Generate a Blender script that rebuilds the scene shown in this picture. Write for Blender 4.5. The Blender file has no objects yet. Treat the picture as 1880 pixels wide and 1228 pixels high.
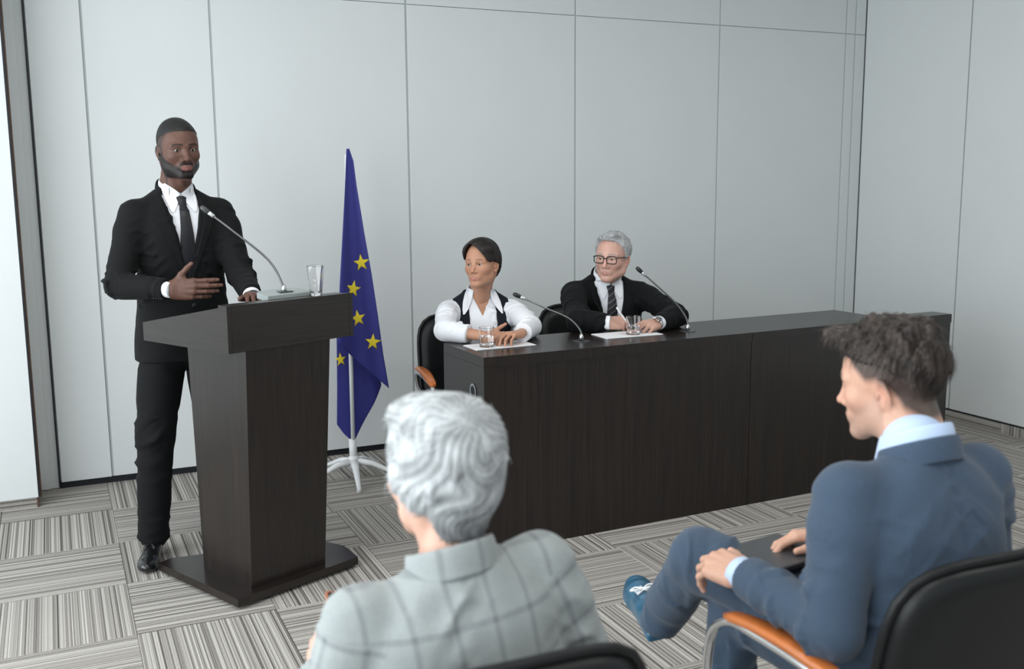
import bpy, bmesh, math, random
import numpy as np
from mathutils import Vector, Matrix
from mathutils.bvhtree import BVHTree
random.seed(7); np.random.seed(7)
sc = bpy.context.scene
COL = sc.collection
PI = math.pi

# ------------------------------------------------------------------ camera
F_PX = 1849.485; YAW = 0.426895; PITCH = 0.153526; ROLL = -0.00740236; CAM_Z = 1.6099
fw = np.array([math.sin(YAW)*math.cos(PITCH), math.cos(YAW)*math.cos(PITCH), -math.sin(PITCH)])
rt = np.array([math.cos(YAW), -math.sin(YAW), 0.0]); up = np.cross(rt, fw)
rt2 = rt*math.cos(ROLL)+up*math.sin(ROLL); up2 = -rt*math.sin(ROLL)+up*math.cos(ROLL)
cam = bpy.data.cameras.new('camera'); camo = bpy.data.objects.new('camera', cam); COL.objects.link(camo)
M = Matrix([[rt2[i], up2[i], -fw[i], 0] for i in range(3)] + [[0, 0, 0, 1]])
M[2][3] = CAM_Z
camo.matrix_world = M
cam.sensor_width = 36; cam.lens = F_PX*36/1880; cam.clip_start = .05
cam.dof.use_dof = True; cam.dof.focus_distance = 4.55; cam.dof.aperture_fstop = 3.2
sc.camera = camo
# ------------------------------------------------------------------ light
sc.view_settings.view_transform = 'Standard'; sc.view_settings.look = 'None'
sc.view_settings.gamma = 1.0; sc.view_settings.use_curve_mapping = False
sc.view_settings.exposure = -0.55
w = bpy.data.worlds.new('world'); sc.world = w; w.use_nodes = True
w.node_tree.nodes['Background'].inputs[0].default_value = (.78, .88, 1, 1)
w.node_tree.nodes['Background'].inputs[1].default_value = 1.0

def area(name, loc, rot, sx, sy, power, color):
    l = bpy.data.lights.new(name, 'AREA'); l.shape = 'RECTANGLE'; l.size = sx; l.size_y = sy
    l.energy = power; l.color = color
    o = bpy.data.objects.new(name, l); COL.objects.link(o); o.location = loc; o.rotation_euler = rot
    return o
# daylight through the window wall on the left (outside the frame) and through the rear window
area('window_daylight', (-2.02, 1.55, 1.65), (0, -PI/2, 0), 2.7, 6.6, 345, (.92, .97, 1))
area('rear_window_daylight', (1.6, -3.02, 1.8), (PI/2, 0, 0), 5.6, 2.3, 16, (.92, .97, 1))
# unseen ceiling fill lights, added to brighten the room softly from above
for i, (x, y) in enumerate(((.6, 3.2), (3.0, 3.2), (.6, .4), (3.0, .4))):
    area('ceiling_fill_light', (x, y, 3.08), (0, 0, 0), 1.15, .5, 24, (1, .97, .93))

# ------------------------------------------------------------------ materials
def mat(name, color, rough=.5, metal=0, bump=0, bscale=200, stretch=(1, 1, 1), var=0, vscale=8, sheen=0, coat=0,
        spec=.5, vcol=False, trans=0, ior=1.45, sss=0, stripes=None):
    m = bpy.data.materials.new(name); m.use_nodes = True
    nt = m.node_tree; n = nt.nodes; b = n['Principled BSDF']
    b.inputs['Base Color'].default_value = (*color, 1); b.inputs['Roughness'].default_value = rough
    b.inputs['Metallic'].default_value = metal; b.inputs['Specular IOR Level'].default_value = spec
    b.inputs['Sheen Weight'].default_value = sheen; b.inputs['Coat Weight'].default_value = coat
    b.inputs['Transmission Weight'].default_value = trans; b.inputs['IOR'].default_value = ior
    if sss:
        b.inputs['Subsurface Weight'].default_value = sss
        b.inputs['Subsurface Radius'].default_value = (.012, .005, .003)
        b.inputs['Subsurface Scale'].default_value = 1
    tc = n.new('ShaderNodeTexCoord'); mp = n.new('ShaderNodeMapping'); nt.links.new(tc.outputs['Object'], mp.inputs[0])
    mp.inputs['Scale'].default_value = stretch
    src = None
    if vcol:
        a = n.new('ShaderNodeAttribute'); a.attribute_name = 'Col'; src = a.outputs['Color']
    if var or src is not None:
        nz = n.new('ShaderNodeTexNoise'); nz.inputs['Scale'].default_value = vscale; nz.inputs['Detail'].default_value = 5
        nt.links.new(mp.outputs[0], nz.inputs['Vector'])
        mr = n.new('ShaderNodeMapRange'); mr.inputs[1].default_value = .25; mr.inputs[2].default_value = .75
        mr.inputs[3].default_value = 1-var; mr.inputs[4].default_value = 1+var
        nt.links.new(nz.outputs[0], mr.inputs[0])
        vm = n.new('ShaderNodeVectorMath'); vm.operation = 'SCALE'
        if src is not None: nt.links.new(src, vm.inputs[0])
        else: vm.inputs[0].default_value = color
        nt.links.new(mr.outputs[0], vm.inputs['Scale']); nt.links.new(vm.outputs[0], b.inputs['Base Color'])
    if bump:
        nz = n.new('ShaderNodeTexNoise'); nz.inputs['Scale'].default_value = bscale; nz.inputs['Detail'].default_value = 3
        nt.links.new(mp.outputs[0], nz.inputs['Vector'])
        bp = n.new('ShaderNodeBump'); bp.inputs['Strength'].default_value = bump; bp.inputs['Distance'].default_value = .002
        nt.links.new(nz.outputs[0], bp.inputs['Height']); nt.links.new(bp.outputs[0], b.inputs['Normal'])
    return m

M_panel = mat('wall_panel_paint', (.69, .72, .72), .38, var=.012, vscale=3, bump=.02, bscale=60, spec=.35)
M_gap = mat('panel_gap', (.44, .475, .475), .5)
M_black = mat('black_plinth', (.008, .01, .014), .5)
M_ceil = mat('ceiling_paint', (.75, .76, .76), .8)
M_brown = mat('brown_edge_strip', (.10, .055, .035), .5, var=.3, vscale=20)
M_alu = mat('aluminium', (.6, .62, .63), .35, metal=1)
M_chrome = mat('chrome', (.78, .79, .8), .12, metal=1)
M_leather = mat('black_leather', (.008, .009, .0095), .40, bump=.25, bscale=260, spec=.38)
M_wood_o = mat('orange_varnished_wood', (.55, .16, .035), .3, var=.18, vscale=12, stretch=(6, 1, 6), coat=.3)
M_white = mat('white_enamel', (.82, .84, .85), .35)
M_paper = mat('paper', (.82, .83, .84), .7)
M_dark = mat('dark_plastic', (.012, .013, .014), .4)
M_darkg = mat('dark_grey_plastic', (.05, .053, .056), .35)
M_gold = mat('flag_star_yellow', (.72, .58, .03), .75, bump=.1, bscale=500)
M_shirtw = mat('white_cotton', (.80, .82, .86), .8, bump=.12, bscale=500, sheen=.2)
M_shirtb = mat('pale_blue_cotton', (.50, .63, .84), .8, bump=.12, bscale=500, sheen=.2)
M_suitk = mat('black_suit_wool', (.0062, .0068, .0072), .82, bump=.15, bscale=600, sheen=.02, spec=.2)
M_suitk2 = mat('charcoal_black_wool', (.005, .0055, .0063), .82, bump=.15, bscale=600, sheen=.02, spec=.2)
M_suitb = mat('blue_suit_wool', (.052, .080, .122), .85, bump=.2, bscale=500, sheen=.15, spec=.25, var=.08, vscale=160)
M_tie = mat('black_silk', (.007, .008, .011), .45, spec=.5)
M_vest = mat('navy_black_vest', (.006, .008, .014), .8, bump=.15, bscale=600, spec=.3)
M_shoe = mat('black_leather_shoe', (.008, .009, .010), .22, spec=.6, coat=.4)
M_shoeb = mat('blue_leather_shoe', (.022, .10, .17), .3, spec=.6, var=.35, vscale=18, coat=.2)
M_sock = mat('dark_sock', (.006, .007, .009), .95, bump=.3, bscale=400)
M_glass = mat('clear_glass', (1, 1, 1), .01, trans=1, ior=1.45)
M_water = mat('water', (1, 1, 1), .0, trans=1, ior=1.33)
M_eyew = mat('eye_white', (.42, .39, .37), .25)
M_iris = mat('dark_brown_iris', (.018, .010, .007), .1)
M_tan = mat('tan_leather_case', (.33, .11, .04), .5)

def wood(name, axis, base=(.006, .0040, .0034), light=(.019, .0125, .0098), rough=.29):
    m = bpy.data.materials.new(name); m.use_nodes = True; nt = m.node_tree; n = nt.nodes; b = n['Principled BSDF']
    tc = n.new('ShaderNodeTexCoord'); mp = n.new('ShaderNodeMapping'); nt.links.new(tc.outputs['Object'], mp.inputs[0])
    s = [60, 60, 60]; s[axis] = 1.6; mp.inputs['Scale'].default_value = s
    nz = n.new('ShaderNodeTexNoise'); nz.inputs['Scale'].default_value = 1.6; nz.inputs['Detail'].default_value = 8; nz.inputs['Roughness'].default_value = .65
    nt.links.new(mp.outputs[0], nz.inputs['Vector'])
    cr = n.new('ShaderNodeValToRGB'); cr.color_ramp.elements[0].position = .35; cr.color_ramp.elements[1].position = .68
    cr.color_ramp.elements[0].color = (*base, 1); cr.color_ramp.elements[1].color = (*light, 1)
    nt.links.new(nz.outputs[0], cr.inputs[0]); nt.links.new(cr.outputs[0], b.inputs['Base Color'])
    bp = n.new('ShaderNodeBump'); bp.inputs['Strength'].default_value = .12; bp.inputs['Distance'].default_value = .001
    nt.links.new(nz.outputs[0], bp.inputs['Height']); nt.links.new(bp.outputs[0], b.inputs['Normal'])
    b.inputs['Roughness'].default_value = rough; b.inputs['Specular IOR Level'].default_value = .55
    return m
M_woodV = wood('dark_wenge_vertical', 2); M_woodX = wood('dark_wenge_long', 0); M_woodY = wood('dark_wenge_cross', 1)

def carpet(name):
    m = bpy.data.materials.new(name); m.use_nodes = True; nt = m.node_tree; n = nt.nodes; b = n['Principled BSDF']
    tc = n.new('ShaderNodeTexCoord'); sx = n.new('ShaderNodeSeparateXYZ'); nt.links.new(tc.outputs['Object'], sx.inputs[0])
    oi = n.new('ShaderNodeObjectInfo')
    def math_(op, a, c=None, v=None):
        q = n.new('ShaderNodeMath'); q.operation = op
        nt.links.new(a, q.inputs[0])
        if c is not None: nt.links.new(c, q.inputs[1])
        elif v is not None: q.inputs[1].default_value = v
        return q.outputs[0]
    off = math_('MULTIPLY', oi.outputs['Random'], v=37.0)
    # 1-D stripes across local x: two layers of different width
    x1 = math_('ADD', sx.outputs[0], c=off)
    tot = None
    for sc_, wgt in ((190.0, .38), (85.0, .38), (30.0, .24)):
        c1 = n.new('ShaderNodeTexNoise'); c1.noise_dimensions = '1D'; c1.inputs['Scale'].default_value = sc_
        c1.inputs['Detail'].default_value = 0
        nt.links.new(x1, c1.inputs['W'])
        mr = n.new('ShaderNodeMapRange'); mr.interpolation_type = 'SMOOTHSTEP'
        mr.inputs[1].default_value = .36; mr.inputs[2].default_value = .62
        nt.links.new(c1.outputs[0], mr.inputs[0])
        t = math_('MULTIPLY', mr.outputs[0], v=wgt)
        tot = t if tot is None else math_('ADD', tot, c=t)
    nz = n.new('ShaderNodeTexNoise'); nz.inputs['Scale'].default_value = 260; nz.inputs['Detail'].default_value = 2
    nt.links.new(tc.outputs['Object'], nz.inputs['Vector'])
    fuzz = math_('MULTIPLY', math_('SUBTRACT', nz.outputs[0], v=.5), v=.55)
    tot = math_('ADD', tot, c=fuzz)
    cr = n.new('ShaderNodeValToRGB'); e = cr.color_ramp.elements
    e[0].position = .10; e[0].color = (.078, .071, .064, 1); e[1].position = .92; e[1].color = (.52, .50, .465, 1)
    k = e.new(.34); k.color = (.225, .208, .19, 1); k = e.new(.60); k.color = (.375, .355, .325, 1)
    nt.links.new(tot, cr.inputs[0]); nt.links.new(cr.outputs[0], b.inputs['Base Color'])
    b.inputs['Roughness'].default_value = .95; b.inputs['Specular IOR Level'].default_value = .15
    bp = n.new('ShaderNodeBump'); bp.inputs['Strength'].default_value = .5; bp.inputs['Distance'].default_value = .002
    nt.links.new(tot, bp.inputs['Height']); nt.links.new(bp.outputs[0], b.inputs['Normal'])
    return m
M_carpet = carpet('striped_carpet'); M_carpb = mat('carpet_backing', (.03, .03, .03), .9)

# ------------------------------------------------------------------ generic mesh helpers
def tag(o, label=None, cat=None, group=None, kind=None):
    if label: o['label'] = label
    if cat: o['category'] = cat
    if group: o['group'] = group
    if kind: o['kind'] = kind
    return o

def mesh_obj(name, verts, faces, m, parent=None, smooth=True, loc=None, col=None, extra=None):
    me = bpy.data.meshes.new(name)
    me.from_pydata([tuple(v) for v in verts] if not isinstance(verts, np.ndarray) else verts.tolist(), [],
                   faces if not isinstance(faces, np.ndarray) else faces.tolist())
    me.materials.append(m)
    if smooth: me.polygons.foreach_set('use_smooth', [True]*len(me.polygons))
    if col is not None:
        a = me.color_attributes.new('Col', 'FLOAT_COLOR', 'POINT')
        c4 = np.ones((len(verts), 4), 'f'); c4[:, :3] = col; a.data.foreach_set('color', c4.ravel())
    if extra is not None:
        a = me.attributes.new('Pat', 'FLOAT_VECTOR', 'POINT'); a.data.foreach_set('vector', np.asarray(extra, 'f').ravel())
    me.update()
    o = bpy.data.objects.new(name, me); COL.objects.link(o)
    if parent is not None: o.parent = parent
    if loc is not None: o.location = loc
    return o

def empty(name, loc=(0, 0, 0), rz=0):
    o = bpy.data.objects.new(name, None); o.empty_display_size = .1; COL.objects.link(o)
    o.location = loc; o.rotation_euler = (0, 0, rz); return o

class MB:
    def __init__(s): s.v = []; s.f = []
    def add(s, v, f):
        b = len(s.v); s.v += [tuple(p) for p in v]; s.f += [tuple(i+b for i in q) for q in f]; return s
    def box(s, lo, hi, rz=0, bev=0):
        bm = bmesh.new(); bmesh.ops.create_cube(bm, size=1)
        c = [(a+b)/2 for a, b in zip(lo, hi)]; d = [b-a for a, b in zip(lo, hi)]
        for v in bm.verts: v.co = Vector([v.co[i]*d[i]+c[i] for i in range(3)])
        if bev: bmesh.ops.bevel(bm, geom=bm.edges[:], offset=bev, segments=2, profile=.5, affect='EDGES')
        bm.verts.index_update()
        s.add([v.co[:] for v in bm.verts], [[v.index for v in f.verts] for f in bm.faces]); bm.free(); return s
    def prism(s, poly, z0, z1):
        """poly: list of (x,y) ccw"""
        n = len(poly)
        v = [(x, y, z0) for x, y in poly]+[(x, y, z1) for x, y in poly]
        f = [tuple(range(n))[::-1], tuple(range(n, 2*n))]+[(i, (i+1) % n, n+(i+1) % n, n+i) for i in range(n)]
        return s.add(v, f)
    def hexa(s, b4, t4):
        v = list(b4)+list(t4)
        return s.add(v, [(3, 2, 1, 0), (4, 5, 6, 7), (0, 1, 5, 4), (1, 2, 6, 5), (2, 3, 7, 6), (3, 0, 4, 7)])
    def tube(s, pts, r, n=10, cap=True, flat=1.0):
        pts = [np.array(p, float) for p in pts]; rs = r if hasattr(r, '__len__') else [r]*len(pts)
        ref = None; rings = []
        for i, p in enumerate(pts):
            t = pts[min(i+1, len(pts)-1)]-pts[max(i-1, 0)]; t /= (np.linalg.norm(t)+1e-9)
            if ref is None:
                a = np.array([0, 0, 1.]) if abs(t[2]) < .9 else np.array([1., 0, 0])
                ref = np.cross(t, a)
            ref = ref-t*(ref@t); ref /= np.linalg.norm(ref); b = np.cross(t, ref)
            rings.append([p+rs[i]*(math.cos(2*PI*k/n)*ref+flat*math.sin(2*PI*k/n)*b) for k in range(n)])
        v = [q for rg in rings for q in rg]; f = []
        for i in range(len(pts)-1):
            for k in range(n): f.append((i*n+k, i*n+(k+1) % n, (i+1)*n+(k+1) % n, (i+1)*n+k))
        if cap: f.append(tuple(range(n))[::-1]); f.append(tuple((len(pts)-1)*n+k for k in range(n)))
        return s.add(v, f)
    def lathe(s, prof, n=32, c=(0, 0, 0), sq=0, cap=True):
        v = []; f = []
        for (r, z) in prof:
            for k in range(n):
                a = 2*PI*k/n
                rr = r
                if sq: rr = r/((abs(math.cos(a))**sq+abs(math.sin(a))**sq)**(1/sq))*1.0
                v.append((c[0]+rr*math.cos(a), c[1]+rr*math.sin(a), c[2]+z))
        m = len(prof)
        for i in range(m-1):
            for k in range(n): f.append((i*n+k, i*n+(k+1) % n, (i+1)*n+(k+1) % n, (i+1)*n+k))
        if cap and prof[0][0] > 1e-6: f.append(tuple(range(n))[::-1])
        if cap and prof[-1][0] > 1e-6: f.append(tuple((m-1)*n+k for k in range(n)))
        return s.add(v, f)
    def xf(s, fn): s.v = [tuple(fn(p)) for p in s.v]; return s
    def rot(s, M_, o=(0, 0, 0)):
        s.v = [tuple(np.array(p)@np.array(M_)+np.array(o)) for p in s.v]; return s
    def obj(s, name, m, parent=None, smooth=False, loc=None, angle=None):
        o = mesh_obj(name, s.v, s.f, m, parent, smooth or angle is not None, loc)
        if angle is not None: o.data.set_sharp_from_angle(angle=math.radians(angle))
        return o

def spline(pts, n=8):
    """Catmull-Rom through pts"""
    P = [np.array(p, float) for p in pts]; P = [2*P[0]-P[1]]+P+[2*P[-1]-P[-2]]; out = []
    for i in range(1, len(P)-2):
        for k in range(n):
            t = k/n; a, b, c, d = P[i-1:i+3]
            out.append(.5*((2*b)+(-a+c)*t+(2*a-5*b+4*c-d)*t*t+(-a+3*b-3*c+d)*t**3))
    out.append(P[-2]); return out

# ================================================================== SETTING
WY = 5.69; WX = 5.37; H = 3.1
def struct(o): o['kind'] = 'structure'; return o
# floor slab with carpet tiles as pieces
floor = struct(MB().box((-3.4, -3.3, -.12), (7.2, 6.2, -.012)).obj('floor', M_carpb))
floor['label'] = 'office floor of striped grey carpet tiles'
TX0, TY0, SX, SY = .181, 3.672, .498, .512
tile_me = None
for i in range(-4, 11):
    for j in range(-5, 5):
        x0 = TX0+i*SX; y0 = TY0+j*SY
        if tile_me is None:
            b = MB().box((-.2485, -.2485, -.014), (.2485, .2485, 0), bev=.0015); o = b.obj('carpet_tile', M_carpet, floor); tile_me = o.data
        else:
            o = bpy.data.objects.new('carpet_tile', tile_me); COL.objects.link(o); o.parent = floor
        o.location = (x0+SX/2, y0+SY/2, 0)
        o.rotation_euler = (0, 0, PI/2 if (i+j) % 2 == 0 else 0)
        o.scale = (SX/.4985, SY/.4985, 1) if (i+j) % 2 else (SY/.4985, SX/.4985, 1)
# remaining floor (off frame) continues with joined tiles
rest = MB()
for i in range(-7, 14):
    for j in range(-14, 5):
        if -4 <= i < 11 and -5 <= j < 5: continue
        x0 = TX0+i*SX; y0 = TY0+j*SY
        rest.box((x0+.001, y0+.001, -.014), (x0+SX-.001, y0+SY-.001, 0))
o = rest.obj('carpet_tile_remainder', M_carpet, floor); o['kind'] = 'stuff'

# back wall
wb = struct(MB().box((-.12, WY+.02, 0), (WX+.3, WY+.25, H)).obj('wall_back', M_gap))
wb['label'] = 'white panelled back wall with thin vertical joints'
seams = [-.048, .213, .845, 1.935, 3.035, 4.115, 5.19, 5.275, 5.37]
ZS = 2.600
for i in range(len(seams)-1):
    hg = .0065 if seams[i] < 3 else .005; a, b_ = seams[i]+hg, seams[i+1]-hg
    dy = -.006 if i == 0 else 0
    for z0, z1 in ((.037, ZS-.0015), (ZS+.0015, H-.01)):
        MB().box((a, WY+dy, z0), (b_, WY+.022, z1), bev=.0015).obj('panel', M_panel, wb)
MB().box((-.05, WY+.012, 0), (WX, WY+.03, .04)).obj('plinth', M_black, wb)
MB().box((-.054, WY-.002, 0.01), (-.0465, WY+.03, H)).obj('shadow_gap', M_black, wb)
for sx_ in seams[1:-1]:
    MB().box((sx_-.0064, WY+.004, .037), (sx_+.0064, WY+.018, H)).obj('joint_strip', M_gap, wb)
# recess jamb between the left partition and the back wall
tj = struct(MB().box((-.16, WY+.012, 0.005), (-.055, WY+.1, H)).obj('trim_1', M_panel))
MB().box((-.145, WY-.004, 0.005), (-.095, WY+.02, H), bev=.002).obj('jamb_strip', M_panel, tj)
tj['label'] = 'narrow grey jamb in the recess beside the left partition'
# left partition, facing the camera, on a carpeted plinth
wl = struct(MB().box((-2.3, 5.40, .055), (-.150, 5.9, H)).obj('wall_left', M_panel))
wl['label'] = 'bright white partition at the far left edge'
MB().box((-.150, 5.402, .055), (-.141, 5.46, H)).obj('dark_edge_strip', M_black, wl)  # narrow dark strip along the partition edge
MB().box((-.141, 5.412, .05), (-.134, 5.47, H)).obj('brown_edge_strip', M_brown, wl)
o = MB().box((-.0275, -.43, -.03), (.0275, .43, .03)).obj('carpet_plinth', M_carpet, wl)
o.location = (-.585, 5.445, .0275); o.rotation_euler = Matrix(((0, 1, 0), (0, 0, 1), (1, 0, 0))).to_euler()
MB().box((-.158, 5.41, 0), (-.150, 5.5, .055)).obj('plinth_end_strip', M_brown, wl)

# right wall
wr = struct(MB().box((WX+.02, -3.2, 0), (WX+.25, WY+.2, H)).obj('wall_right', M_black))
wr['label'] = 'white panelled right wall on a carpeted plinth'
rs = [WY, 4.775, 3.66, 2.55, 1.44, .33, -.78, -1.9, -3.2]
for i in range(len(rs)-1):
    MB().box((WX, rs[i+1]+.0045, .072), (WX+.022, rs[i]-.0045, H-.01), bev=.0015).obj('panel', M_panel, wr)
MB().box((WX+.004, -3.2, .055), (WX+.03, WY, .075)).obj('shadow_gap', M_black, wr)
def plinth_piece(y0, y1, along):
    # carpet strip standing on edge against the wall; stripes along the wall or vertical
    hh = .06
    b = MB()
    L = y1-y0
    if along: b.box((-hh/2, -L/2, -.006), (hh/2, L/2, .006)); E_ = Matrix(((0, 0, -1), (0, 1, 0), (1, 0, 0)))
    else: b.box((-L/2, -hh/2, -.006), (L/2, hh/2, .006)); E_ = Matrix(((0, 0, 1), (1, 0, 0), (0, 1, 0)))
    q = b.obj('carpet_strip', M_carpet, wr); q.location = (WX+.004, (y0+y1)/2, hh/2); q.rotation_euler = E_.to_euler()
ys = [5.69, 5.3, 4.83, 4.36, 4.15, 3.67, 3.17, 2.67, 2.17]
for i in range(len(ys)-1): plinth_piece(ys[i+1]+.001, ys[i]-.001, i % 2 == 0 or i == 2)
# ceiling
ce = struct(MB().box((-2.3, -3.3, H), (WX+.3, WY+.3, H+.1)).obj('ceiling', M_ceil))
M_fillglow = mat('ceiling_fill_glow', (.9, .9, .9), .5)  # glow material for the added ceiling fill, not assigned to anything
M_fillglow.node_tree.nodes['Principled BSDF'].inputs['Emission Color'].default_value = (1, .97, .93, 1)
M_fillglow.node_tree.nodes['Principled BSDF'].inputs['Emission Strength'].default_value = 2
# rear wall with window, left window wall
M_rear = mat('rear_wall_darkened', (.16, .17, .18), .8)  # unseen wall toned dark so the wood fronts reflect less light
wf = struct(MB().box((-2.3, -3.3, 0), (-1.3, -3.15, H)).box((4.5, -3.3, 0), (WX+.3, -3.15, H)).box((-1.3, -3.3, 0), (4.5, -3.15, .6)).box((-1.3, -3.3, 2.95), (4.5, -3.15, H)).obj('wall_front', M_rear))
lw = struct(MB().box((-2.2, -3.3, 0), (-2.05, -1.8, H)).box((-2.2, 4.9, 0), (-2.05, 5.5, H)).box((-2.2, -1.8, 0), (-2.05, 4.9, .25)).box((-2.2, -1.8, 3.0), (-2.05, 4.9, H)).obj('wall_window_side', M_ceil))
for k in range(5):
    y0 = -1.8+k*1.34
    wn = struct(MB().box((-2.16, y0, .25), (-2.08, y0+.05, 3)).box((-2.16, y0+1.29, .25), (-2.08, y0+1.34, 3)).box((-2.16, y0+.05, .25), (-2.08, y0+1.29, .30)).box((-2.16, y0+.05, 2.95), (-2.08, y0+1.29, 3.0)).obj('window_%d' % (k+1), M_alu))
# ================================================================== LECTERN
def lectern():
    t = empty('lectern', (.545, 3.717, 0), math.radians(23.2))   # local x along the front, y to the back
    tag(t, 'dark wenge lectern on a flat base plate in front of the standing man', 'lectern')
    W_ = .588; D = .62
    # base plate, chamfered at its back corners
    plate = [(0, 0), (.578, .0), (.622, .15), (.59, .30), (.45, .50), (.16, .525), (.05, .583), (-.012, .57)]
    MB().prism(plate, .014, .046).obj('base_plate', M_woodX, t)
    for x, y in ((.05, .05), (.53, .05), (.03, .48), (.42, .42)):
        MB().lathe([(.0, 0), (.016, 0), (.016, .016), (0, .016)], 14, (x, y, 0)).obj('foot', M_dark, t, smooth=False)
    # column, deeper at the top
    b4 = [(.088, .042, .046), (.440, .042, .046), (.440, .385, .046), (.088, .385, .046)]
    t4 = [(.090, .006, 1.0), (.478, .006, 1.0), (.478, .42, .96), (.090, .42, .96)]
    c = MB().hexa(b4, t4).obj('column', M_woodV, t)
    # desk head: front board, two side boards, sloping writing surface
    zf, zb, z0 = 1.160, 1.047, .985
    MB().box((.0305, -.004, z0), (W_-.0165, .018, zf), bev=.001).obj('front_board', M_woodX, t)
    for x0, x1 in ((.012, .030), (W_-.016, W_+.002)):
        MB().hexa([(x0, -.004, z0), (x1, -.004, z0), (x1, D, z0-.012), (x0, D, z0-.012)],
                  [(x0, -.004, zf), (x1, -.004, zf), (x1, D, zb), (x0, D, zb)]).obj('side_board', M_woodY, t)
    MB().hexa([(.0305, .0185, z0+.004), (W_-.0165, .0185, z0+.004), (W_-.0165, D-.001, z0-.008), (.0305, D-.001, z0-.008)],
              [(.0305, .0185, z0+.02), (W_-.0165, .0185, z0+.02), (W_-.0165, D-.001, z0+.008), (.0305, D-.001, z0+.008)]).obj('bottom_board', M_woodX, t)
    MB().box((.0305, .0185, zf-.02), (W_-.0165, .082, zf-.003)).obj('top_ledge', M_woodX, t)
    MB().hexa([(.0305, .0825, zf-.03), (W_-.0165, .0825, zf-.03), (W_-.0165, D-.002, zb-.03), (.0305, D-.002, zb-.03)],
              [(.0305, .0825, zf-.014), (W_-.0165, .0825, zf-.014), (W_-.0165, D-.002, zb-.012), (.0305, D-.002, zb-.012)]).obj('writing_surface', M_woodX, t)
    return t
lect = lectern()
LR = math.radians(23.2)
def lec(x, y, z): return (.545+x*math.cos(LR)-y*math.sin(LR), 3.717+x*math.sin(LR)+y*math.cos(LR), z)

# ================================================================== CONFERENCE DESK
def desk():
    a = math.atan2(3.945-3.85, 4.41-1.62)
    t = empty('conference_desk', (1.62, 3.85, 0), a)
    tag(t, 'long dark wenge conference desk with solid front in front of the two seated panelists', 'desk')
    L = 2.80; x2 = 1.43; T = .045; Ht = .866
    def loc(px, py): return px, py
    MB().box((0, .0, Ht-T), (L-.42, .44, Ht), bev=.001).obj('countertop', M_woodX, t)
    MB().box((L-.4195, .0, Ht-T), (L, .125, Ht), bev=.001).obj('end_countertop', M_woodX, t)
    MB().box((.046, .004, .0), (x2-.0015, .03, Ht-T)).obj('front_panel', M_woodV, t)
    MB().box((x2+.0015, .004, .0), (L, .03, Ht-T)).obj('front_panel', M_woodV, t)
    MB().box((x2-.0015, .008, .002), (x2+.0015, .025, Ht-T)).obj('joint_edge', mat('pale_edge_band', (.16, .14, .12), .5), t)
    # facing strips hide the top's front edge: the front reads as one board
    MB().box((.046, -.0015, Ht-T-.001), (x2-.0015, .004, Ht-.0015)).obj('front_lipping', M_woodV, t)
    MB().box((x2+.0015, -.0015, Ht-T-.001), (L, .004, Ht-.0015)).obj('front_lipping', M_woodV, t)
    MB().box((.0, .0, 0), (.045, .44, Ht-T)).obj('end_panel', M_woodY, t)
    MB().box((L-.03, .031, 0), (L-.0005, .124, Ht-T)).obj('end_panel', M_woodV, t)
    MB().box((.30, .03, .70), (L-.45, .06, .82)).obj('modesty_rail', M_woodX, t)
    # lower writing shelf behind the counter
    # cable grommet in the end panel
    g = MB()
    g.lathe([(.023, 0), (.030, 0), (.031, .003), (.023, .003), (.023, 0)], 28, cap=False)
    g.v = [(-.001-z, .11+x, .70+y*1.15) for x, y, z in g.v]
    g.obj('cable_grommet', M_alu, t, smooth=False)
    h = MB().lathe([(0, 0), (.0222, 0), (.0222, .0015), (0, .0015)], 28); h.v = [(-.0002-z, .11+x, .70+y*1.15) for x, y, z in h.v]
    h.obj('grommet_hole', M_black, t)
    return t, a
dsk, DA = desk()
DZ = .866

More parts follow.
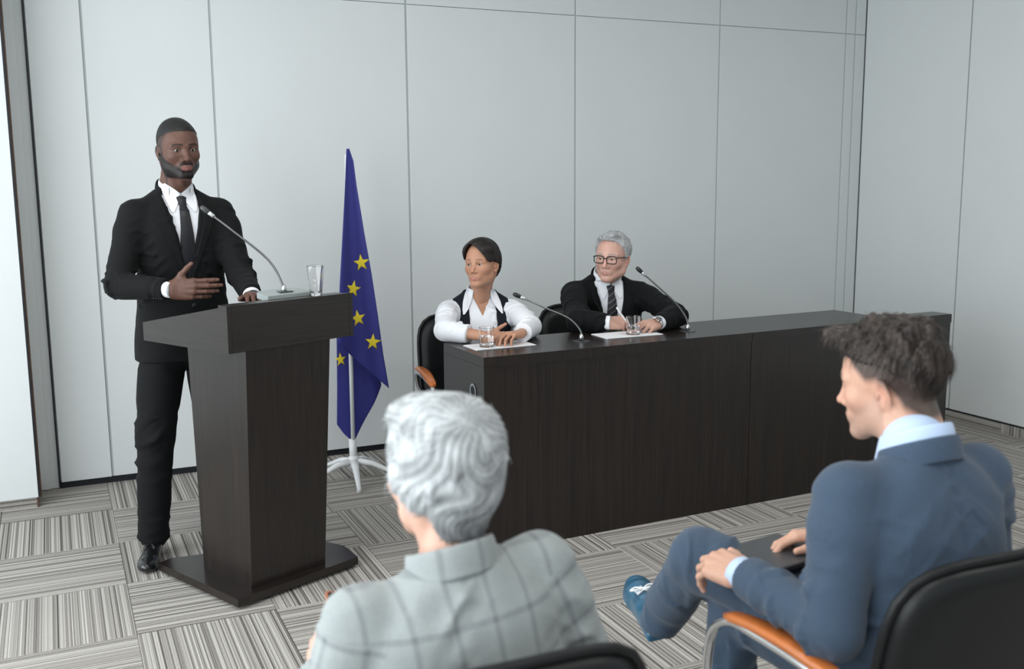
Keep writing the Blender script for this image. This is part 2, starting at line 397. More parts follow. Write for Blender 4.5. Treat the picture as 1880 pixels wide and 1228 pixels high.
# ================================================================== CHAIRS
def chair(label, loc, rz, group='black leather conference chairs'):
    t = empty('conference_chair', loc, rz)      # local y = facing direction
    tag(t, label, 'chair', group)
    W_ = .50
    # seat
    def slab(name, w, h, th, fn, nx=20, ny=20, ex=3.6):
        v = []; f = []
        for side in (1, -1):
            for j in range(ny+1):
                for i in range(nx+1):
                    u = -1+2*i/nx; s = -1+2*j/ny
                    # map square to superellipse outline
                    m = max(abs(u), abs(s), 1e-6); q = max((abs(u/m)**ex+abs(s/m)**ex)**(1/ex), 1e-6) if m > 2e-6 else 1
                    uu, ss = u/q, s/q
                    d = max(abs(u), abs(s)); edge = max(0, 1-((abs(d)-.82)/.18)**2 if d > .82 else 1)**.5
                    v.append(fn(uu*w/2, ss*h/2, side*th/2*edge))
        n1 = (nx+1)*(ny+1)
        for sd in (0, 1):
            for j in range(ny):
                for i in range(nx):
                    a_ = sd*n1+j*(nx+1)+i; q = (a_, a_+1, a_+nx+2, a_+nx+1); f.append(q if sd == 0 else q[::-1])
        me = MB().add(v, f)
        bm2 = bmesh.new(); 
        o = me.obj(name, M_leather, t, smooth=True)
        bm2.from_mesh(o.data); bmesh.ops.remove_doubles(bm2, verts=bm2.verts, dist=.0004); bmesh.ops.recalc_face_normals(bm2, faces=bm2.faces)
        bm2.to_mesh(o.data); bm2.free(); o.data.polygons.foreach_set('use_smooth', [True]*len(o.data.polygons))
        return o
    slab('seat', W_-.03, .48, .085, lambda x, y, z: (x, y+.02, .425+z+.012*math.cos(x*5)-.02*max(0, y-.12)*4))
    def bk(x, y, z):
        yy = -.235-.05*(y/.25)-.0+ .28*x*x + z
        return (x, yy-.015*(y > .2)*(y-.2)*8, .675+y)
    slab('backrest', W_, .475, .06, bk, ex=4.5)
    pp = []
    for k in range(49):     # piping welt around the edge of the backrest
        a = 2*PI*k/48; ex = 4.5
        q = (abs(math.cos(a))**ex+abs(math.sin(a))**ex)**(1/ex)
        pp.append(bk(math.cos(a)/q*(W_/2+.0015), math.sin(a)/q*(.2375+.0015), -.0))
    bk_ = MB().tube(pp, .009, 8, cap=False).obj('piping', M_leather, t, smooth=True)
    for s in (-1, 1):
        x = s*.272
        path = spline([(s*.235, -.21, .50), (s*.262, -.215, .56), (x, -.20, .622), (x, -.12, .640), (x, .10, .638), (x, .21, .625), (x, .275, .56), (x, .29, .40), (x, .28, .12), (x, .25, .03), (x, .17, .0125), (x, -.20, .0125), (x, -.245, .0125)], 7)
        MB().tube(path, .0115, 12).obj('frame_tube', M_chrome, t, smooth=True)
        # wooden armrest, gently bowed and rounded
        sec = []; 
        for k in range(15):
            u = k/14; y = -.165+.375*u; z = .658+.012*math.sin(u*PI)-.018*u*u*u
            wv = (.019+.006*math.sin(u*PI))*(1 if 0 < k < 14 else .75); hv = .012*(1 if 0 < k < 14 else .7)
            ring = []
            for a in range(16):
                ca, sa = math.cos(2*PI*a/16), math.sin(2*PI*a/16)
                ring.append((x+wv*math.copysign(abs(ca)**.6, ca), y, z+hv*math.copysign(abs(sa)**.7, sa)))
            sec.append(ring)
        v = [p for r_ in sec for p in r_]; f = [(i*16+a, i*16+(a+1) % 16, (i+1)*16+(a+1) % 16, (i+1)*16+a) for i in range(14) for a in range(16)]
        f += [tuple(range(16))[::-1], tuple(14*16+a for a in range(16))]
        MB().add(v, f).obj('armrest', M_wood_o, t, smooth=True)
        for yy_, k_ in ((.1, .86), (-.18, .7)): MB().tube([(x*k_, yy_, .385), (x, yy_, .385)], .009).obj('seat_bracket', M_chrome, t, smooth=True)
        MB().tube([(s*.19, -.21, .385), (s*.19, .18, .385)], .01).obj('seat_rail', M_chrome, t, smooth=True)
    MB().tube([(-.272, -.245, .0125), (.272, -.245, .0125)], .0115, 12).obj('floor_crossbar', M_chrome, t, smooth=True)
    MB().tube([(-.235, -.225, .49), (.235, -.225, .49)], .010, 12).obj('back_crossbar', M_chrome, t, smooth=True)
    return t

# ================================================================== FLAG
def flagstand():
    cx_, cy_ = 1.41, 5.19
    t = empty('flag_on_stand', (cx_, cy_, 0)); tag(t, 'draped dark blue flag with yellow stars on a white five-legged floor stand', 'flag')
    MB().tube([(0, 0, .10), (.0, .01, .22)], .021, 16).obj('collar', M_white, t, smooth=True)
    MB().tube([(0, 0, .2), (.004, .003, .9), (.012, -.01, 1.74)], .0115, 12).obj('pole', M_white, t, smooth=True)
    MB().lathe([(0, .06), (.026, .06), (.032, .08), (.030, .115), (.022, .13), (0, .13)], 20).obj('hub', M_white, t, smooth=True)
    for k, a in enumerate((-100, -28, 44, 116, 188)):
        a = math.radians(a); c, s = math.cos(a), math.sin(a); L = .255
        MB().tube([(c*.015, s*.015, .098), (c*.10, s*.10, .088), (c*(L-.03), s*(L-.03), .036), (c*L, s*L, .02)], [.024, .019, .013, .012], 10, flat=.8
                  ).tube([(c*L, s*L, 0), (c*L, s*L, .03)], [.014, .011], 12).obj('leg', M_white, t, smooth=True)
    return t
flag_root = flagstand()
FY = 5.15
def flag():
    m = bpy.data.materials.new('blue_flag_cloth'); m.use_nodes = True; nt = m.node_tree; b = nt.nodes['Principled BSDF']
    b.inputs['Base Color'].default_value = (.034, .038, .25, 1); b.inputs['Roughness'].default_value = .6
    b.inputs['Sheen Weight'].default_value = .15
    # satin polyester lets daylight through
    tr = nt.nodes.new('ShaderNodeBsdfTranslucent'); tr.inputs[0].default_value = (.03, .05, .45, 1)
    mx = nt.nodes.new('ShaderNodeMixShader'); mx.inputs[0].default_value = .25
    nt.links.new(b.outputs[0], mx.inputs[1]); nt.links.new(tr.outputs[0], mx.inputs[2])
    nt.links.new(mx.outputs[0], nt.nodes['Material Output'].inputs[0])
    t = flag_root
    def fold(x, z, ph, amp):
        # vertical folds that deepen towards the hem, fanning from the top
        cx_ = 1.41; s = (x-cx_)/(.02+.115*(1.80-z))
        return amp*(min(1, max(.0, (1.8-z)/.8)))*(math.sin(3.0*s+ph)+.35*math.sin(7.1*s+ph*2+z))
    def sheet(name, left, right, ph, amp, y0, th=.004, nx=26, nz=60):
        """left/right: lists of (z,x) outlines from the top down"""
        zl = [p[0] for p in left][::-1]; xl = [p[1] for p in left][::-1]; zr = [p[0] for p in right][::-1]; xr = [p[1] for p in right][::-1]
        v = []; f = []
        for j in range(nz+1):
            q = j/nz
            za = left[0][0]+(left[-1][0]-left[0][0])*q; zb = right[0][0]+(right[-1][0]-right[0][0])*q
            xa = np.interp(za, zl, xl); xb = np.interp(zb, zr, xr)
            for i in range(nx+1):
                u = i/nx; x = xa+(xb-xa)*u; z = za+(zb-za)*u
                v.append((x-1.41, y0+fold(x, z, ph, amp)-5.19, z))
        for j in range(nz):
            for i in range(nx):
                a = j*(nx+1)+i; f.append((a, a+1, a+nx+2, a+nx+1))
        o = MB().add(v, f).obj(name, m, t, smooth=True)
        md = o.modifiers.new('thickness', 'SOLIDIFY'); md.thickness = .0022; md.offset = 0
        return o
    xz = lambda px, py: None
    # front layer (falls from the top to a slanting hem) and rear layer (reaches almost to the base)
    fl = [(1.765, 1.400), (1.58, 1.385), (1.304, 1.358), (1.078, 1.336), (.85, 1.319), (.775, 1.311)]
    fr = [(1.768, 1.414), (1.707, 1.435), (1.58, 1.448), (1.328, 1.481), (1.127, 1.51), (.894, 1.539), (.686, 1.563), (.505, 1.589)]
    fd = sheet('front_drape', fl, fr, .6, .020, FY-.05)
    rl = [(.98, 1.385), (.9, 1.365), (.8, 1.352), (.5, 1.345), (.30, 1.337), (.245, 1.372), (.195, 1.42)]
    rr = [(.98, 1.45), (.93, 1.51), (.9, 1.53), (.65, 1.565), (.50, 1.585), (.405, 1.54), (.29, 1.476), (.20, 1.428)]
    rd = sheet('rear_drape', rl, rr, 2.4, .014, FY+.075)
    # stars follow the folds of the cloth
    def star(drp, cx_, cz, R_, rot, y0, ph, amp, squash=1.0):
        pts = []
        for k in range(10):
            a = rot+PI/2+k*PI/5; r_ = R_ if k % 2 == 0 else R_*.40
            pts.append((cx_+r_*math.cos(a)*squash, cz+r_*math.sin(a)))
        # fan with a mid ring for conformity
        v = [(cx_, cz)]; 
        for fr_ in (.5, 1.0):
            v += [(cx_+(p[0]-cx_)*fr_, cz+(p[1]-cz)*fr_) for p in pts]
        f = [(0, 1+k, 1+(k+1) % 10) for k in range(10)]+[(1+k, 11+k, 11+(k+1) % 10, 1+(k+1) % 10) for k in range(10)]
        vv = [(x-1.41, y0+fold(x, z, ph, amp)-5.19-.0028, z) for x, z in v]
        o = MB().add(vv, f).obj('star', M_gold, drp, smooth=True)
        md = o.modifiers.new('thickness', 'SOLIDIFY'); md.thickness = .0012
    return fd, rd, star
flag_fd, flag_rd, flag_star = flag()

for sx_, sz_, rr_ in ((1.462, 1.181, .1), (1.416, 1.046, -.2), (1.437, .889, .15), (1.512, .758, -.1)):
    flag_star(flag_fd, sx_, sz_, .047, rr_, FY-.05, .6, .020, .9)
flag_star(flag_rd, 1.368, .655, .040, .1, FY+.075, 2.4, .014, .8)
# ================================================================== SIGNED-DISTANCE BODY MODELLER
def A3(*p): return np.array(p, float)
def nrm(v): v = np.asarray(v, float); return v/(np.linalg.norm(v)+1e-12)
def smin(a, b, k):
    h = np.clip(.5+.5*(b-a)/k, 0, 1); return b+(a-b)*h-k*h*(1-h)
def smax(a, b, k): return -smin(-a, -b, k)

class Vol:
    def __init__(s, lo, hi, res):
        s.lo = np.array(lo, float); s.res = res
        s.n = np.maximum(np.ceil((np.array(hi)-s.lo)/res).astype(int)+1, 4)
        s.ax = [(s.lo[i]+res*np.arange(s.n[i])).astype('f') for i in range(3)]
        s.f = np.full(tuple(s.n), .5, 'f')
    def _sl(s, lo, hi):
        sl = []
        for i in range(3):
            a = int(max(0, math.floor((lo[i]-s.lo[i])/s.res))); b = int(min(s.n[i], math.ceil((hi[i]-s.lo[i])/s.res)+1))
            if b <= a: return None
            sl.append(slice(a, b))
        sl = tuple(sl)
        X = s.ax[0][sl[0]][:, None, None]; Y = s.ax[1][sl[1]][None, :, None]; Z = s.ax[2][sl[2]][None, None, :]
        return sl, X, Y, Z
    def _op(s, prim, k, mode):
        fn, lo, hi = prim; mg = k+3*s.res
        q = s._sl(np.array(lo)-mg, np.array(hi)+mg)
        if q is None: return s
        sl, X, Y, Z = q; d = fn(X, Y, Z)
        if mode == 0: s.f[sl] = smin(s.f[sl], d, max(k, 1e-5))
        elif mode == 1: s.f[sl] = smax(s.f[sl], -d, max(k, 1e-5))
        return s
    def add(s, prim, k=.004): return s._op(prim, k, 0)
    def sub(s, prim, k=.002): return s._op(prim, k, 1)
    def clip(s, fn, k=.003):      # keep where fn<0
        X = s.ax[0][:, None, None]; Y = s.ax[1][None, :, None]; Z = s.ax[2][None, None, :]
        s.f = smax(s.f, fn(X, Y, Z).astype('f'), k); return s
    def mesh(s, smooth=1):
        f = s.f; ins = f < 0
        c = np.zeros(tuple(s.n-1), np.int8)
        for i in (0, 1):
            for j in (0, 1):
                for k in (0, 1):
                    c += ins[i:s.n[0]-1+i, j:s.n[1]-1+j, k:s.n[2]-1+k]
        act = (c > 0) & (c < 8); I = np.argwhere(act); idx = np.full(act.shape, -1, np.int64); idx[act] = np.arange(len(I))
        acc = np.zeros((len(I), 3)); cnt = np.zeros(len(I))
        cor = {}
        for i in (0, 1):
            for j in (0, 1):
                for k in (0, 1): cor[i, j, k] = f[I[:, 0]+i, I[:, 1]+j, I[:, 2]+k]
        for a in range(3):
            for p in (0, 1):
                for q in (0, 1):
                    c0 = [0, 0, 0]; o = [x for x in range(3) if x != a]; c0[o[0]] = p; c0[o[1]] = q; c1 = list(c0); c1[a] = 1
                    v0, v1 = cor[tuple(c0)], cor[tuple(c1)]; m = (v0 < 0) != (v1 < 0)
                    t = np.where(m, v0/np.where(m, v0-v1, 1), 0)
                    for x in range(3): acc[m, x] += c0[x]+(t[m] if x == a else 0)
                    cnt[m] += 1
        V = s.lo+(I+acc/cnt[:, None])*s.res
        F = []
        for a in range(3):
            b, c_ = (a+1) % 3, (a+2) % 3
            n = list(ins.shape); s0 = [slice(None)]*3; s1 = [slice(None)]*3
            s0[a] = slice(0, n[a]-1); s1[a] = slice(1, n[a])
            for t in (s0, s1): t[b] = slice(1, n[b]-1); t[c_] = slice(1, n[c_]-1)
            A, B = ins[tuple(s0)], ins[tuple(s1)]
            for cond, flip in ((A & ~B, False), (~A & B, True)):
                P = np.argwhere(cond)
                if len(P) == 0: continue
                P[:, b] += 1; P[:, c_] += 1
                def g(db, dc):
                    Q = P.copy(); Q[:, b] += db; Q[:, c_] += dc; return idx[Q[:, 0], Q[:, 1], Q[:, 2]]
                q = np.stack([g(-1, -1), g(0, -1), g(0, 0), g(-1, 0)], 1)
                F.append(q[:, ::-1] if flip else q)
        F = np.concatenate(F); F = F[(F >= 0).all(1)]
        for _ in range(smooth):
            for lam in (.5, -.52):
                S = np.zeros_like(V); N = np.zeros(len(V))
                for i in range(4):
                    a, b = F[:, i], F[:, (i+1) % 4]
                    for x in range(3): S[:, x] += np.bincount(a, V[b, x], len(V))+np.bincount(b, V[a, x], len(V))
                    N += np.bincount(a, minlength=len(V))+np.bincount(b, minlength=len(V))
                N[N == 0] = 1; V = V+lam*(S/N[:, None]-V)*(N > 1)[:, None]
        return V, F

def vnormals(V, F):
    n = np.cross(V[F[:, 2]]-V[F[:, 0]], V[F[:, 3]]-V[F[:, 1]]); N = np.zeros_like(V)
    for i in range(4):
        for x in range(3): N[:, x] += np.bincount(F[:, i], n[:, x], len(V))
    return N/(np.linalg.norm(N, axis=1)[:, None]+1e-12)

def rc(a, b, r1, r2=None):
    a = np.array(a, float); b = np.array(b, float); r2 = r1 if r2 is None else r2
    ba = b-a; L = float(ba@ba)+1e-12; rm = max(r1, r2)
    def fn(X, Y, Z):
        t = np.clip(((X-a[0])*ba[0]+(Y-a[1])*ba[1]+(Z-a[2])*ba[2])/L, 0, 1)
        dx = X-a[0]-t*ba[0]; dy = Y-a[1]-t*ba[1]; dz = Z-a[2]-t*ba[2]
        return (np.sqrt(dx*dx+dy*dy+dz*dz)-(r1+(r2-r1)*t)).astype('f')
    return fn, np.minimum(a, b)-rm, np.maximum(a, b)+rm
def loc3(X, Y, Z, c, M_):
    x, y, z = X-c[0], Y-c[1], Z-c[2]
    return [x*M_[i][0]+y*M_[i][1]+z*M_[i][2] for i in range(3)]
def ell(c, r, M_=None):
    c = np.array(c, float); r = np.array(r, float)
    def fn(X, Y, Z):
        if M_ is None: x, y, z = X-c[0], Y-c[1], Z-c[2]
        else: x, y, z = loc3(X, Y, Z, c, M_)
        k0 = np.sqrt((x/r[0])**2+(y/r[1])**2+(z/r[2])**2); k1 = np.sqrt((x/r[0]**2)**2+(y/r[1]**2)**2+(z/r[2]**2)**2)
        return (k0*(k0-1)/(k1+1e-9)).astype('f')
    R_ = r if M_ is None else np.full(3, r.max())
    return fn, c-R_, c+R_
def rbx(c, h, rad, M_=None):
    c = np.array(c, float); h = np.array(h, float)
    def fn(X, Y, Z):
        if M_ is None: p = (X-c[0], Y-c[1], Z-c[2])
        else: p = loc3(X, Y, Z, c, M_)
        q = [np.abs(p[i])-(h[i]-rad) for i in range(3)]
        o = np.sqrt(np.maximum(q[0], 0)**2+np.maximum(q[1], 0)**2+np.maximum(q[2], 0)**2)
        return (o+np.minimum(np.maximum(np.maximum(q[0], q[1]), q[2]), 0)-rad).astype('f')
    R_ = h if M_ is None else np.full(3, np.linalg.norm(h))
    return fn, c-R_, c+R_
def loft(o, M_, rows, infl=0.0, p=2.4):
    """rows: (z, cx, cy, a, b) in a frame M_ (rows: right, forward, up) at o; returns a solid of superelliptic sections"""
    rows = np.array(rows, float); z = rows[:, 0]
    zz = np.linspace(z[0], z[-1], 80)
    # smooth interpolation through the rows
    def ci(col):
        m = np.gradient(col, z); i = np.clip(np.searchsorted(z, zz)-1, 0, len(z)-2); h = z[i+1]-z[i]; t = (zz-z[i])/h
        return (2*t**3-3*t**2+1)*col[i]+(t**3-2*t**2+t)*h*m[i]+(-2*t**3+3*t**2)*col[i+1]+(t**3-t**2)*h*m[i+1]
    T = [ci(rows[:, k]) for k in range(1, 5)]
    o = np.array(o, float)
    def fn(X, Y, Z):
        x, y, w_ = loc3(X, Y, Z, o, M_)
        cx_, cy_, a, b = [np.interp(w_, zz, t) for t in T]
        a = a+infl; b = b+infl
        u = np.abs(x-cx_)/a; v = np.abs(y-cy_)/b
        k = (u**p+v**p)**(1/p); e = np.sqrt(u*u+v*v)+1e-6; g = np.sqrt((u/a)**2+(v/b)**2)+1e-6
        d = (k-1)*e/g*.9
        cap = np.maximum(zz[0]-w_, w_-zz[-1])-infl
        return np.maximum(d, cap).astype('f')
    rr = np.array([np.abs(rows[:, 1]).max()+rows[:, 3].max()+infl, np.abs(rows[:, 2]).max()+rows[:, 4].max()+infl])
    cs = np.array([o+M_[0]*sx*rr[0]+M_[1]*sy*rr[1]+M_[2]*zv for sx in (-1, 1) for sy in (-1, 1) for zv in (z[0]-infl, z[-1]+infl)])
    return fn, cs.min(0), cs.max(0)
def chain(v, pts, k=.006):
    for (a, r1), (b, r2) in zip(pts[:-1], pts[1:]): v.add(rc(a, b, r1, r2), k)
    return v

def frame(az, pitch=0, roll=0):
    """rows right, forward, up. az from +Y towards +X in degrees; pitch>0 leans/looks down-forward; roll>0 tilts to its right"""
    a, p, r_ = map(math.radians, (az, pitch, roll))
    R_ = np.array([math.cos(a), -math.sin(a), 0]); Fh = np.array([math.sin(a), math.cos(a), 0]); U = np.array([0, 0, 1.])
    Fd = Fh*math.cos(p)-U*math.sin(p); Up = np.cross(R_, Fd)
    R2 = R_*math.cos(r_)-Up*math.sin(r_); U2 = R_*math.sin(r_)+Up*math.cos(r_)
    return np.array([R2, Fd, U2])

def wob(P, f, seed=0):
    """cheap smooth pseudo-noise on points, about -1..1"""
    rs = np.random.RandomState(seed); o = np.zeros(len(P))
    for i in range(7):
        d = rs.normal(size=3); d /= np.linalg.norm(d); o += np.sin(P@d*f*(.7+.6*rs.rand())*2*PI+rs.rand()*6.28)
    return o/3.2

def creases(V, N, segs, amp=.004, freq=16, seed=1):
    """cloth wrinkles round limb segments: segs = (a, b, radius, t_center, t_width, gain)"""
    D = np.zeros(len(V))
    rs = np.random.RandomState(seed)
    for a, b, rad, tc_, tw, gain in segs:
        a = np.array(a, float); b = np.array(b, float); L = np.linalg.norm(b-a); d = (b-a)/L
        q = V-a; t = q@d/L; rr = np.linalg.norm(q-np.outer(t*L, d), axis=1)
        m = np.exp(-((t-tc_)/tw)**2)*(rr < rad*1.7)*(t > -.25)*(t < 1.25)
        e1 = nrm(np.cross(d, [.3, .2, .9])); e2 = np.cross(d, e1); th = np.arctan2(q@e2, q@e1)
        ph = wob(V, 3.5, seed+3)*2.2
        w1 = 1-2*np.abs(np.sin(.5*(t*L*2*PI*freq+1.6*np.sin(th+rs.rand()*6)+ph)))**.8; w2 = 1-2*np.abs(np.sin(.5*(t*L*2*PI*freq*.6-1.9*np.cos(th+rs.rand()*6)+ph*1.3)))
        s = np.clip(wob(V, 5, seed+9)+.5, 0, 1)
        D += gain*m*(w1*.6+w2*.6)*s
    return V+N*(amp*np.maximum(D, -.45))[:, None]

# ------------------------------------------------------------------ head
def head_mesh(o, M_, s=1.0, skin=(.5, .35, .28), lip=(.5, .2, .18), brow=(.05, .04, .04), beard=None, shave=None, fem=0, nose=1.0,
              age=0, res=.0023, neck_tilt=(0, 0, 0), blush=.06, jaw=1.0, browz=0, ear=1.0, cheeks=1.0, hairline=None, neck_r=.056):
    """builds in a head frame: x right, y forward, z up, origin between the ears at eye level"""
    v = Vol((-.125, -.150, -.262), (.125, .135, .150), res)
    v.add(ell((0, -.018, .036), (.0755, .098, .089)))
    v.add(ell((0, .022, .015), (.066, .066, .078)), .03)
    v.add(ell((0, .030, -.035), (.058*cheeks, .058, .075)), .03)
    jx = .051*jaw-.004*fem; jz = -.066
    for sx in (-1, 1):
        v.add(rc((sx*jx, .000, jz+.02), (sx*(jx-.002), .008, jz), .022, .020), .03)
        v.add(rc((sx*(jx-.002), .008, jz), (sx*.014, .070, -.101), .0195, .0165), .028)
        v.add(ell((sx*.043, .052, -.025), (.021, .024, .019)), .022)
    v.add(ell((0, .070, -.099), (.021-.004*fem, .018, .016)), .018)
    # brow ridge and eye sockets
    for sx in (-1, 1):
        v.add(rc((sx*.012, .083, .019+browz), (sx*.048, .069, .020+browz), .0095-.002*fem, .008), .016)
        v.sub(ell((sx*.0315, .098, .001), (.0185, .0195, .0125)), .013)
    # nose
    n = nose
    v.add(rc((0, .081, .014), (0, .100+.004*n, -.030), .0065, .0078*n), .012)
    v.add(ell((0, .1015+.005*n, -.0355), (.0098*n, .0095, .0085)), .008)
    for sx in (-1, 1):
        v.add(ell((sx*.0125*n, .0925, -.0395), (.0075*n, .0095, .0068)), .006)
        v.sub(ell((sx*.0062*n, .0990, -.0465), (.0034*n, .0055, .0035)), .003)
    # mouth
    v.add(ell((0, .078, -.066), (.030, .018, .021)), .014)
    v.sub(rc((0, .1035, -.050), (0, .0985, -.060), .0032, .0032), .006)
    full = .0060+.0008*fem
    for sx in (-1, 1):
        v.add(rc((sx*.005, .0935, -.0645), (sx*.0225, .0845, -.0685), full*.82, .0025), .005)
        v.add(rc((0, .0915, -.0755), (sx*.0205, .0835, -.0705), full, .0025), .005)
    v.sub(rc((-.019, .0935, -.0698), (0, .1015, -.0695), .0012, .0016), .0025); v.sub(rc((.019, .0935, -.0698), (0, .1015, -.0695), .0012, .0016), .0025)
    v.sub(rc((-.014, .0975, -.0875), (.014, .0975, -.0875), .005), .010)
    # eyelids: shells round the eyeballs with an almond opening
    for sx in (-1, 1):
        c = A3(sx*.0315, .0715, .000)
        v.add(ell(c, (.0150, .0145, .0135)), .004)
        Mo = frame(sx*8, 0, -sx*4)
        v.sub(ell(c+A3(0, .0125, -.0005), (.0128, .0085, .0045-.0007*age+.0009*fem), Mo), .0016)
        v.add(rc(c+A3(-.0135, .0095, .0075), c+A3(.0135, .0090, .0065), .0016), .004)
    # ears
    for sx in (-1, 1):
        Me = frame(sx*-24, 0, sx*8); c = A3(sx*.0785, -.012, -.012)
        v.add(ell(c, (.0062*ear, .0175*ear, .0300*ear), Me), .006)
        v.sub(ell(c+A3(sx*.0075, .003, .004), (.0058, .0105, .0175), Me), .003)
        v.add(ell(c+A3(sx*.001, .010, -.004), (.0045, .004, .007), Me), .003)
        v.add(ell(c+A3(-sx*.001, .004, -.024), (.0050, .0085, .0090), Me), .004)
    # neck, towards the body: neck_tilt is the point (head frame) where it ends
    nb = A3(0, -.045, -.205)+A3(*neck_tilt)
    v.add(rc((0, -.028, -.06), nb, neck_r-.004*fem, neck_r+.004-.006*fem), .026)
    for sx in (-1, 1): v.add(rc((sx*.055, -.03, -.05), nb*A3(1, 1, 1)+A3(sx*.015, .05, 0), .012, .012), .02)
    if not fem and not age: v.add(ell(A3(0, .014, -.130), (.010, .012, .014)), .022)
    V, F = v.mesh(1)
    # colours: skin with warmth, lips, brows, stubble; all of them the person's own colouring
    x, y, z = V[:, 0], V[:, 1], V[:, 2]; ax_ = np.abs(x)
    C = np.tile(np.array(skin, float), (len(V), 1))
    C *= (1+.05*wob(V, 9, 3))[:, None]
    def mix(mask, colr, amt=1.0):
        nonlocal C
        m = np.clip(mask, 0, 1)[:, None]*amt; C = C*(1-m)+np.array(colr, float)*m
    def g(cx_, cy_, cz_, r_): return np.exp(-(((ax_-cx_)**2+(y-cy_)**2+(z-cz_)**2)/r_**2))
    red = np.array(skin)*A3(1.12, .78, .74)
    mix(g(.045, .06, -.03, .026), red, .35*blush*6); mix(g(0, .107, -.036, .016), red, .5*blush*6); mix(g(.082, -.01, -.012, .03), red, .6*blush*6)
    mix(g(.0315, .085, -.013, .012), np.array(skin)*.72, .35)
    if beard is not None:
        bc, dens, low = beard
        # moustache, chin and jaw line
        jl = np.clip((-.052-.55*np.clip(ax_-.045, 0, 1)*0-z-.62*np.clip(.075-y, 0, .2)*(-1 if low else 1)+.0)/.008, 0, 1)
        side = np.clip((ax_-.050)/.008, 0, 1)*np.clip((.024-y)/.016, 0, 1)*np.clip((.0-z)/.02, 0, 1)*np.clip((y+.012)/.008, 0, 1)
        line = -.055+.0*ax_+np.clip((.070-y)*.75, 0, .045)
        jaw_m = np.clip((line-z)/.014, 0, 1)*np.clip((y+.010)/.010, 0, 1)*np.clip((z+.118)/.008, 0, 1)
        mst = np.clip((.030-ax_)/.006, 0, 1)*np.clip((-.047-z)/.004, 0, 1)*np.clip((z+.066)/.005, 0, 1)*(y > .07)
        m = np.maximum(np.maximum(jaw_m, mst), side)
        if low == 2: m = np.maximum(m*np.clip((y-.052)/.012, 0, 1)*np.clip((.024-ax_)/.008, 0, 1), m*.28)
        m *= 1-np.clip(1.3-np.hypot(ax_/.024, (z+.070)/.0115), 0, .5)*2
        mm = np.clip(m*(dens+.06*wob(V, 60, 5)), 0, 1); mix(mm, bc)
    mix(np.clip((.0240-ax_)/.003, 0, 1)*np.clip(1.15-np.hypot(ax_/.0245, (z+.0705)/.0110), 0, .25)*4*(y > .078), lip, .85)
    bz = .0245+browz+.003*np.sin((ax_-.012)/.042*PI)-np.clip(ax_-.040, 0, 1)*.35
    mix(np.clip((.0048-.0016*fem-np.abs(z-bz))/.0022, 0, 1)*np.clip((ax_-.010)/.004, 0, 1)*np.clip((.055-ax_)/.008, 0, 1)*(y > .05), brow, .9)
    # lash line
    for sx in (-1, 1):
        dd = np.sqrt(((x-sx*.0315)/.0138)**2+((z-.000)/.0066)**2)
        mix(np.clip(1-np.abs(dd-1)/.22, 0, 1)*(z > -.001)*(y > .074), A3(.02, .015, .013), .75 if fem or skin[0] < .2 else .4)
    if hairline is not None: mix(hairline(x, y, z), A3(*(shave[0])), shave[1])
    return (V*s)@M_+np.array(o), F, C

def eyes(o, M_, s, parent, base, look=(0, 0)):
    """eyeballs with iris as children"""
    for sx in (-1, 1):
        c = A3(sx*.0315, .0715, 0)
        lk = frame(look[0], look[1])
        for nm, prof, m in (('eyeball', None, M_eyew), ('iris', None, M_iris)):
            vs = []; fs = []; nn, mm = 14, 20
            a0, a1 = (0, PI) if nm == 'eyeball' else (0, .46)
            R_ = .0126 if nm == 'eyeball' else .0129
            for i in range(nn+1):
                a = a0+(a1-a0)*i/nn
                for k in range(mm):
                    b = 2*PI*k/mm; vs.append(A3(R_*math.sin(a)*math.cos(b), R_*math.cos(a), R_*math.sin(a)*math.sin(b)))
            for i in range(nn):
                for k in range(mm): fs.append((i*mm+k, i*mm+(k+1) % mm, (i+1)*mm+(k+1) % mm, (i+1)*mm+k))
            vs = (np.array(vs)@lk+c)*s
            mesh_obj(nm, vs@M_+np.array(o)-base, fs, m, parent)

